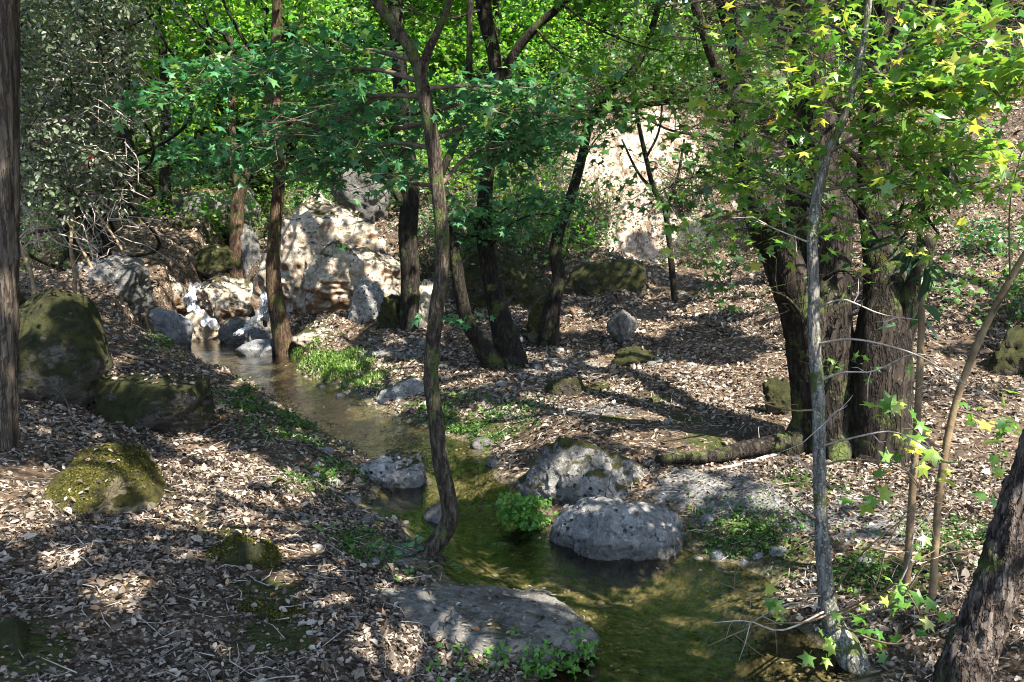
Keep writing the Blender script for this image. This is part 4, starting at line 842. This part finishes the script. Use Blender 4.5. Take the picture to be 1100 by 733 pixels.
# shrubs of the hillside and the clearing edge
def shrub(leaf, size, n, r, tm=FAR):
    root = thing('shrub', '', 'shrub'); T = Tubes(); L = Foliage()
    for k in range(n):
        e = np.array([rng.normal() * r * .5, rng.normal() * r * .5, abs(rng.normal()) * r * .7 + .15 * r]); tw = wander((0, 0, -.05), e, 4, .1); T.add(tw, [.012, .008, .005, .002], 4)
        L.add(e + rng.normal(size=(26, 3)) * r * .22, tm, size, jitter=.7)
    T.build('stem', M_BARK['branch'], root); L.build('foliage', M_LEAF[leaf], root); return root
shp = [shrub('lime', .13, 22, .9), shrub('dark', .12, 22, .9), shrub('teal', .11, 18, .7)]
SL = ['light green low shrub on the hillside among the trees behind', 'dark green low shrub on the hillside among the trees behind', 'blue-green low shrub growing among the rocks and trees behind']
spots_sh = [(330, 22, 0), (440, 20, 1), (480, 18, 2), (520, 17.5, 2), (560, 18.5, 0), (590, 20, 1), (610, 22, 2), (540, 21, 1), (500, 22, 0), (460, 23, 1), (400, 24, 0), (640, 24, 1), (580, 24, 0), (620, 26, 0), (560, 27, 1), (660, 27, 2), (700, 25, 1), (740, 24, 0), (780, 22, 1), (820, 20, 0), (860, 22, 1), (760, 19, 2), (900, 20, 1), (940, 19, 0), (700, 23, 0), (980, 22, 1), (1030, 19, 0), (1080, 20, 1),
            (50, 19, 1), (90, 21, 0), (150, 23, 1), (210, 25, 2), (270, 24, 1), (20, 17, 2), (310, 25, 1), (230, 21, 0), (360, 22, 1), (1060, 13, 2), (1090, 11, 1), (680, 29, 0), (730, 28, 1), (800, 27, 0), (850, 26, 1), (500, 26, 0)]
def Y_open(q): return q[1] < 21.5 and not (q[0] > 1055 and q[1] < 14)
def brush():
    root = thing('dry_shrub', '', 'shrub'); T = Tubes(); L = Foliage()
    for k in range(40):
        e = np.array([rng.normal() * .55, rng.normal() * .55, rng.uniform(.3, 1.5)]); q = wander((rng.normal() * .1, rng.normal() * .1, -.05), e, 6, .07); T.add(q, np.linspace(.016, .003, 6), 4)
        for j in range(4):
            a = interp(q, [rng.uniform(.3, 1)])[0]; f = a + rng.normal(size=3) * .28; T.add(wander(a, f, 4, .1), [.006, .005, .003, .002], 3)
            L.add(f + rng.normal(size=(5, 3)) * .12, FAR, .09, jitter=.8)
    T.build('stem', M_BARK['branch'], root); L.build('foliage', M_LEAF['dark'], root); return root
shp.append(brush()); SL.append('brown twiggy half-bare shrub on the slope behind the stream')
for q in [(560, 16.5), (585, 18), (620, 18.6), (600, 21), (560, 22), (640, 22.5), (680, 22.5), (720, 22.5), (700, 24), (650, 25), (760, 20.5), (780, 17.5), (745, 17.8), (760, 23), (800, 23.5), (840, 18), (830, 22), (880, 19), (930, 17), (960, 20), (1000, 16.5), (1040, 17), (1085, 16), (990, 24), (1060, 22), (470, 16.5), (500, 18), (330, 19.5), (60, 15.5), (30, 14), (95, 17.5), (710, 27), (770, 27), (1020, 13.5), (640, 19.2), (735, 19.5)]: spots_sh.append((q[0], q[1], 3))
for q in [(700, 22.2, 1), (735, 22.8, 2), (665, 22.6, 1), (770, 21, 0), (810, 18.5, 2), (845, 20.5, 1), (790, 24.5, 1), (880, 23, 0), (920, 22, 1), (960, 17.5, 2), (1010, 21, 1), (1050, 18, 0), (1090, 18, 1), (1000, 25, 0), (950, 25, 1), (630, 18.5, 2), (600, 17.2, 0), (575, 24.5, 0), (640, 27, 0), (545, 17, 2), (515, 19.5, 0), (470, 21, 0), (385, 21, 0), (350, 20.5, 2), (300, 22, 0), (1075, 14.5, 2), (1040, 15, 1)]: spots_sh.append(q)
us2 = set()
spots_sh = [q for q in spots_sh if not (q[0] > 745 and Y_open(q))]
for px, Y, k in spots_sh:
    x = (px - 550) / FPX * Y; o = shp[k] if k not in us2 else dup(shp[k]); us2.add(k)
    o.location = (x, Y, gz(x, Y)); o.rotation_euler = (0, 0, rng.uniform(0, 6.28)); s = rng.uniform(.6, 1.25); o.scale = (s, s, s); o['label'] = SL[k]; o['group'] = 'shrubs on the hillside, ' + ('light', 'dark', 'blue-green', 'twiggy')[k]

# ---- twiggy grey-green shrub filling the upper left
c = hit(95, 275); root = thing('evergreen_shrub', 'large tangled grey-green small-leaved shrub with dry twigs on the upper left bank', 'shrub', tuple(c)); T = Tubes(); L = Foliage(); D = Tubes()
for k in range(9):
    e = pix(rng.uniform(20, 180), rng.uniform(-120, 60), rng.uniform(8, 10.5)); q = wander(c + np.r_[rng.normal(size=2) * .2, -.1], e, 7, .05); T.add(q, np.linspace(.04, .01, 7), 8, .1, .08, k)
for k in range(290):
    px, py = rng.uniform(-30, 165), rng.uniform(-40, 215); Y = rng.uniform(7.2, 10.5)
    if px > 100 and py > 120 and rng.random() < .7: continue
    if rng.random() < smooth(90, 170, px) * .85: continue
    a = pix(px, py, Y); d = unit(rng.normal(size=3) + np.array([.5, -.2, -.9])); e = a + d * rng.uniform(.3, .75); tw = wander(a, e, 5, .06, .1); T.add(tw, [.007, .005, .004, .003, .002], 4)
    n = 75 if py < 190 else 14; lp = interp(tw, rng.uniform(0, 1, n)) + rng.normal(size=(n, 3)) * .075; L.add(lp, OVAL, .055, jitter=.9)
for k in range(210):
    px, py = rng.uniform(10, 135), rng.uniform(40, 270); Y = rng.uniform(7.8, 10); a = pix(px, py, Y); e = a + unit(rng.normal(size=3) + np.array([.5, 0, -.5])) * rng.uniform(.25, .8); D.add(wander(a, e, 5, .08), [.006, .005, .004, .003, .0015], 4)
T.build('stem', M_BARK['dark'], root); L.build('foliage', M_LEAF['grey'], root); D.build('dry_twig', M_BARK['twig'], root)
L = Foliage(); L.add(np.array([pix(58, 158, 7.4), pix(100, 178, 7.6), pix(92, 182, 7.6), pix(52, 152, 7.4), pix(96, 172, 7.6)]), OVAL, .07, up=np.array([[0, -1., .2]]), jitter=.3); L.build('red_leaf', M_LEAF['red'], root)

# ---- fallen and leaning sticks
def stick(label, rows, mat_='twig', name='fallen_branch', forks=0, onground=True, amp=.01):
    P, r = [], []
    for px, py, w in rows:
        if onground: q = hit(px, py); q = q + np.array([0, 0, w / FPX * q[1] * .6])
        else: q = pix(px, py, onground_Y[0])
        P.append(q); r.append(max(w / 2 / FPX * q[1], .003))
    P = np.array(P); T = Tubes(); T.add(P, r, 8, .04, .12, len(rows))
    for k in range(forks):
        a = interp(P, [rng.uniform(.3, .9)])[0]; e = a + np.array([rng.normal() * .2, rng.normal() * .2, rng.uniform(.05, .25)]); T.add(wander(a, e, 4, .1), np.array([.5, .4, .3, .15]) * r[0], 5)
    root = thing(name, label, 'branch', tuple(P[0])); T.build('stick', M_BARK[mat_], root)
onground_Y = [10]
stick('long bent dead branch lying on litter behind the low dark mossy slab', [(112, 376, 4), (135, 384, 4), (158, 390, 4), (185, 402, 3.5), (215, 415, 3)], 'branch', forks=3)
stick('curved dead stick with a fork lying on the left slope above the mossy mound', [(32, 470, 3), (50, 466, 4), (68, 462, 4), (78, 448, 2)], 'branch', forks=2)
stick('brown fallen stick lying level on the grey right bank', [(738, 556, 4), (760, 560, 5), (790, 566, 5), (840, 569, 4)], 'branch', forks=1)
stick('thin bare stick lying across the water below the pool', [(205, 420, 2), (232, 412, 3), (252, 402, 3), (264, 392, 2)], 'branch', forks=1)
stick('twig on the grey ledge in the stream', [(532, 664, 4), (560, 668, 4), (600, 678, 3)], 'branch')
stick('pale branch lying on the mossy root below the plane tree', [(770, 506, 3), (800, 500, 4), (835, 490, 4), (868, 484, 3)], 'twig', forks=2)
stick('mossy thick root running left along the ground from the plane tree', [(872, 484, 26), (840, 488, 22), (800, 494, 20), (760, 500, 16), (705, 500, 10)], 'plane', name='tree_root')
for k, (a, b, Y0, Y1, w, lb) in enumerate([((95, 190), (168, 278), 14, 12.5, 4, 'long dead stick leaning down the left bank toward the waterfall'), ((70, 232), (150, 284), 13, 12, 5, 'thicker dead stick leaning on the left bank below the long one'), ((20, 262), (50, 296), 10.5, 10, 6, 'short dead pole propped near the straight trunk on the left'), ((78, 225), (72, 270), 11.5, 11, 5, 'pale upright dead stick in the dry twig heap')]):
    p0, p1 = pix(*a, Y0), pix(*b, Y1); p1[2] = min(p1[2], gz(p1[0], p1[1]) + .03); T = Tubes(); q = wander(p0, p1, 6, .015); T.add(q, np.linspace(w * .6, w, 6) / 2 / FPX * 12, 7, .06, .1, k); root = thing('fallen_branch', lb, 'branch', tuple(p1)); T.build('stick', M_BARK['stem'], root)

# ---- water strands of the fall
m, nt, out = mat('falling_water'); b = NB(nt); p = b.pos(); n = b.noise(b.map(p, (1, 1, .07)), 70, 4)
s1 = b.bsdf((.55, .6, .66), .2, .6, b.bump(n, .6, .02)); t = b.n('BsdfTransparent'); mx = b.n('MixShader'); b.l(b.rampf(n, .4, .56, .05, .9), mx.inputs[0]); b.l(t.outputs[0], mx.inputs[1]); b.l(s1, mx.inputs[2]); b.l(mx.outputs[0], out.inputs[0]); M_FALL = m
for lb, rows, Y, w in [('narrow white waterfall strand left of the hollow sunlit rock', [(210, 304), (206, 316), (203, 326), (212, 334), (222, 344), (232, 353)], 15.9, 7), ('thin white water strand falling right of the hollow sunlit rock', [(284, 314), (284, 326), (280, 338), (268, 350), (256, 360)], 15.0, 5)]:
    P = bp(*[(a, c_, Y - .1 * i) for i, (a, c_) in enumerate(rows)]); t = np.linspace(0, 1, 46); Q = interp(P, t); Q[:, 1] += .05 * np.sin(t * 19); V, F = [], []
    cols = np.linspace(-1, 1, 9); wd = w / FPX * Y * (.75 + .45 * t + .25 * np.sin(t * 23 + w))
    for i in range(46):
        for j, u in enumerate(cols): V.append(Q[i] + np.array([u * wd[i], -.05 * (1 - u * u) + .025 * math.sin(7 * u + i * .9), .02 * math.sin(i * 1.3 + 5 * u)]))
    for i in range(45):
        for j in range(8): F.append((i * 9 + j, i * 9 + j + 1, i * 9 + j + 10, i * 9 + j + 9))
    o = mesh_obj('waterfall', np.array(V), np.array(F), M_FALL); tag(o, lb, 'waterfall')

# ---- grass and ferns
def blades(name, lst, n, h, m='grass', w=.008):
    V, F, N = [], [], 0
    for px, py, r in lst:
        c = hit(px, py); k = int(n * r * r / .09)
        x = c[0] + rng.normal(size=k) * r * .5; y = c[1] + rng.normal(size=k) * r * .5; z = ground(x, y); bd, zw, _, _ = stream(x, y); ok = z > zw + .005
        x, y, z = x[ok], y[ok], z[ok]; k = len(x)
        if not k: continue
        hh = h * rng.uniform(.5, 1.2, k); a = rng.uniform(0, 6.28, k); d = np.c_[np.cos(a), np.sin(a), 0 * a]; s = np.c_[-np.sin(a), np.cos(a), 0 * a]; B = np.c_[x, y, z - .01]
        lean = rng.uniform(.1, .6, k)[:, None]; wv = (w * (.6 + c[1] / 12)); up = np.array([0, 0, 1.])
        v = np.stack([B - s * wv, B + s * wv, B + up * hh[:, None] * .6 + d * lean * hh[:, None] * .35 + s * wv * .7, B + up * hh[:, None] * .6 + d * lean * hh[:, None] * .35 - s * wv * .7, B + up * hh[:, None] * (1 - .4 * lean) + d * lean * hh[:, None] * 1.1], 1)
        V.append(v.reshape(-1, 3)); i0 = np.arange(k)[:, None] * 5 + N
        F.append(np.vstack([i0 + np.array([0, 1, 2]), i0 + np.array([0, 2, 3]), i0 + np.array([3, 2, 4])])); N += 5 * k
    o = mesh_obj(name, np.vstack(V), np.vstack(F), M_LEAF[m]); kind(o, 'stuff'); o['label'] = {'grass': 'bright green grass along the pool edge and stream bank'}.get(name, 'low green ground plants along the stream'); return o
blades('grass', [(318, 384, .42), (345, 390, .42), (372, 398, .4), (360, 386, .35), (395, 410, .3), (300, 383, .25)], 620, .085)
GCV = [(320, 455, .5), (280, 440, .45), (500, 455, .5), (520, 470, .4), (480, 470, .35), (360, 510, .3), (330, 520, .3), (400, 580, .3), (385, 595, .2), (740, 580, .3), (780, 575, .35), (830, 575, .3), (870, 520, .3), (930, 610, .4), (980, 600, .35), (1040, 580, .35), (180, 372, .3), (430, 420, .3), (680, 570, .2), (800, 600, .3), (300, 470, .4), (260, 425, .35), (540, 450, .4), (470, 440, .4), (350, 480, .3), (420, 600, .15)]
L = Foliage()
for px, py, r in GCV:
    c = hit(px, py); k = int(900 * r * r / .09); x = c[0] + rng.normal(size=k) * r * .55; y = c[1] + rng.normal(size=k) * r * .55; z = ground(x, y); _, zw, _, _ = stream(x, y)
    ok = (z > zw + .01) & (fbm(np.c_[x * 5, y * 5, x * 0], 2, 12) + .5 * fbm(np.c_[x * 14, y * 14, x * 0], 2, 13) > rng.uniform(-.5, .5, k)); L.add(np.c_[x, y, z + rng.uniform(.0, .05, k)][ok], FAR, (.019 * (.6 + c[1] / 11) * np.exp(rng.normal(size=k) * .4))[ok], jitter=.7)
o = L.build('ground_cover', M_LEAF['herb']); kind(o, 'stuff'); o['label'] = 'low green ground plants along the stream'
def fern(label, pts, n, size, group=None, name='fern'):
    for q in pts:
        c = pix(*q); root = thing(name, label, 'fern', tuple(c), group); T = Tubes(); L = Foliage()
        for k in range(n):
            e = c + rng.normal(size=3) * np.array([.10, .06, .05]) + [0, -.04, .02]; tw = wander(c + [0, .05, -.06], e, 4, .08, .1); T.add(tw, [.002, .0016, .0012, .0008], 3)
            L.add(interp(tw, rng.uniform(.3, 1, 9)) + rng.normal(size=(9, 3)) * .018, FAR, size, up=np.array([[0, -.5, .8]]), jitter=.45)
        T.build('stem', M_BARK['branch'], root); L.build('foliage', M_LEAF['fern'], root)
fern('bright green maidenhair fern along the front of the ledge in the stream', [(x, y - 4, pixz(x, y - 4, .07)[1]) for x, y in ((450, 722), (470, 718), (488, 714), (505, 712), (522, 710), (540, 714), (478, 728), (512, 722), (556, 708), (458, 734), (495, 732), (574, 708), (590, 704), (604, 706), (580, 718), (618, 700))], 16, .034, 'maidenhair ferns along the ledge')
fern('green fern hanging over the water beside the mossy grey boulder', [(x, y, 6.15) for x, y in ((556, 536), (564, 546), (552, 550), (568, 556), (560, 545))], 16, .05, 'ferns beside the mossy boulder')
fern('small leafy plant on the sunlit bank between the slender tree and the ledge', [(x, y, 5.0) for x, y in ((405, 625), (398, 640), (412, 632))], 10, .04, 'leafy plants on the sunlit bank', 'leafy_plant')

# ---- leaf litter
def litter(name, n, y0, y1, size, x_ext=.64, lift=.6):
    y = y0 + (y1 - y0) * rng.random(n) ** .8; x = (rng.uniform(-1, 1, n)) * (x_ext * y + .4)
    z = ground(x, y); bd, zw, hw, tt = stream(x, y)
    px = 550 + x / y * FPX
    q = np.c_[x, y, np.zeros(n)]
    dens = .66 + 1.1 * fbm(q * 1.3, 3, 91) + .5 * fbm(q * 5, 2, 95)
    mo = spots(x, y, MOSS_SPOTS); gr = spots(x, y, [(800, 530, .6), (880, 545, .55), (960, 560, .5), (740, 520, .4)]); ba = spots(x, y, [(690, 215, 1.2), (655, 175, 1.0), (720, 180, 1.1), (640, 235, .8), (700, 150, .8), (735, 225, .7)])
    dens = dens * (1 - .8 * smooth(.35, .7, mo)) * (1 - .5 * smooth(.3, .7, gr)) * (1 - .9 * smooth(.35, .7, ba))
    dens = np.where((x > -.4 + 0 * y) & (bd > 0) & (y < 14) & (px > 480), dens * .8, dens)
    ok = (rng.random(n) < dens) & (z > zw + .03)
    x, y, z = x[ok], y[ok], z[ok]; k = len(x); e = .05
    nr = unit(np.c_[ground(x - e, y) - ground(x + e, y), ground(x, y - e) - ground(x, y + e), np.full(k, 2 * e)])
    L = Foliage(); sz = size * (.7 + y / 14) if size < .06 else np.full(k, size)
    sz = sz * np.exp(rng.normal(size=k) * .32); P3 = np.c_[x, y, z + sz * rng.uniform(.0, lift, k) * .5]; big = (rng.random(k) < .04) & (y < 15)
    L.add(P3[~big], oval_leaf(.30), sz[~big], up=nr[~big], jitter=.42); L.n = 0 if not L.v else L.n
    nl = len(L.v)
    if big.any():
        V, F = leaf_cloud(P3[big] + [0, 0, .006], STAR, sz[big] * 1.25, up=nr[big], jitter=.35); o = mesh_obj('dry_lobed_leaves', V, F, M_LITTER, smooth_=False); kind(o, 'stuff'); o['label'] = 'larger dry lobed leaves among the fallen litter'
    o = L.build(name, M_LITTER); kind(o, 'stuff'); o['label'] = 'dry brown and grey fallen leaves covering the banks and slope'
litter('leaf_litter', 220000, 2.6, 7.0, .029)
litter('leaf_litter', 190000, 7.0, 15.0, .031)
litter('leaf_litter', 140000, 15.0, 27.0, .065)
n = 5000; y = 3.4 + 10 * rng.random(n) ** 1.3; x = rng.uniform(-4.5, 2.4, n); bd, zw, _, _ = stream(x, y); g = ground(x, y); okk = (g < zw + .06) & (bd < .32) & (fbm(np.c_[x * 1.7, y * 1.7, x * 0], 2, 14) > -.15); pv, pf = ico(1); pv = pv * np.array([1, .75, .5]); x, y, g = x[okk], y[okk], g[okk]; k = len(x)
sc_ = .012 + .03 * rng.random(k) ** 3; an = rng.uniform(0, 6.28, k); Rz = np.stack([np.stack([np.cos(an), -np.sin(an), 0 * an], 1), np.stack([np.sin(an), np.cos(an), 0 * an], 1), np.stack([0 * an, 0 * an, 1 + 0 * an], 1)], 1)
V = np.einsum('kij,vj->kvi', Rz, pv) * (sc_ * (.7 + y / 14))[:, None, None] + np.c_[x, y, g + .003][:, None]
o = mesh_obj('pebbles', V.reshape(-1, 3), (pf[None] + (np.arange(k) * len(pv))[:, None, None]).reshape(-1, 3), leaf_mat('pebbles', [(0, (.03, .026, .018)), (.5, (.10, .088, .06)), (.85, (.19, .17, .13)), (1, (.32, .30, .25))], 0, 1, rough=.5)); kind(o, 'stuff'); o['label'] = 'brown and grey pebbles on the stream bed'
n = 2600; y = 2.8 + 10 * rng.random(n) ** 1.1; x = rng.uniform(-1, 1, n) * (.62 * y + .3); z = ground(x, y); bd, zw, _, _ = stream(x, y); okk = z > zw + .03; T = Tubes()
for a, b_, c_ in zip(x[okk], y[okk], z[okk]):
    an = rng.uniform(0, 6.28); ln = rng.uniform(.04, .22); d = np.array([math.cos(an), math.sin(an), 0]) * ln; p0 = np.array([a, b_, c_ + .015]); p1 = p0 + d; p1[2] = gz(p1[0], p1[1]) + rng.uniform(.01, .05); md = (p0 + p1) / 2 + rng.normal(size=3) * .1 * ln
    T.add(np.array([p0, md, p1]), np.array([1, .8, .4]) * rng.uniform(.0015, .004), 4)
o = T.build('twig_debris', M_BARK['twig']); kind(o, 'stuff'); o['label'] = 'small dry twigs strewn over the leaf litter'
n = 900; y = rng.uniform(3.2, 13, n); x = rng.uniform(-5, 2.2, n); bd, zw, _, _ = stream(x, y); g = ground(x, y); okk = (g < zw - .005) & (bd > -.3) & (bd < .3); L = Foliage(); L.add(np.c_[x, y, zw + .012][okk], oval_leaf(.30), .045, jitter=.08); o = L.build('floating_leaves', M_LITTER); kind(o, 'stuff'); o['label'] = 'fallen leaves floating at the edges of the stream'
# fuzzy moss on the nearest mossy stones
for o in [o for o in bpy.data.objects if o.name.startswith('mossy_rock') and o.location[1] < 7]:
    me = o.data; nf = len(me.polygons); nn = np.zeros(nf * 3); me.polygons.foreach_get('normal', nn); nn = nn.reshape(-1, 3); cc = np.zeros(nf * 3); me.polygons.foreach_get('center', cc); cc = cc.reshape(-1, 3); ar = np.zeros(nf); me.polygons.foreach_get('area', ar)
    up = (nn[:, 2] > .1) & (ar > 0); w_ = ar * up * (.2 + nn[:, 2].clip(0)) * smooth(-.35, .35, fbm(cc * 5 + o.location[0], 3, 33)); k = 9000; pk = rng.choice(nf, k, p=w_ / w_.sum()); L = Foliage()
    L.add(cc[pk] + rng.normal(size=(k, 3)) * .006, FAR, .014, up=nn[pk], jitter=.9); L.build('moss', M_LEAF['moss'], o, type('o', (), {'location': (0, 0, 0)}))
# leaves lying on the rocks: a few handfuls on the tops
P = []
dg = bpy.context.evaluated_depsgraph_get()
rocks = [o for o in bpy.data.objects if o.name.split('.')[0] in ('boulder', 'rock_ledge', 'mossy_rock')]
for o in rocks:
    me = o.data; nf = len(me.polygons); nn = np.zeros(nf * 3); me.polygons.foreach_get('normal', nn); nn = nn.reshape(-1, 3); cc = np.zeros(nf * 3); me.polygons.foreach_get('center', cc); cc = cc.reshape(-1, 3)
    a = np.zeros(nf); me.polygons.foreach_get('area', a); up = np.where(nn[:, 2] > .72)[0]
    if not len(up): continue
    area = a[up].sum(); dist = o.location[1]; k = int(min(260, area * (200 if dist < 9 else 60)))
    if 'dome' in o['label'] or 'blue' in o['label'] : k = k // 8
    pick = rng.choice(up, k, p=a[up] / area); P.append((cc[pick] + np.array(o.location) + [0, 0, .012], nn[pick], dist))
L = Foliage()
for p, nn, dist in P: L.add(p, oval_leaf(.30), .04 * (.7 + dist / 14), up=nn, jitter=.3)
o = L.build('fallen_leaves', M_LITTER); kind(o, 'stuff'); o['label'] = 'dry fallen leaves lying on the tops of the rocks'
print('faces', sum(len(o.data.polygons) for o in bpy.data.objects if o.type == 'MESH'), 'objects', len(bpy.data.objects))
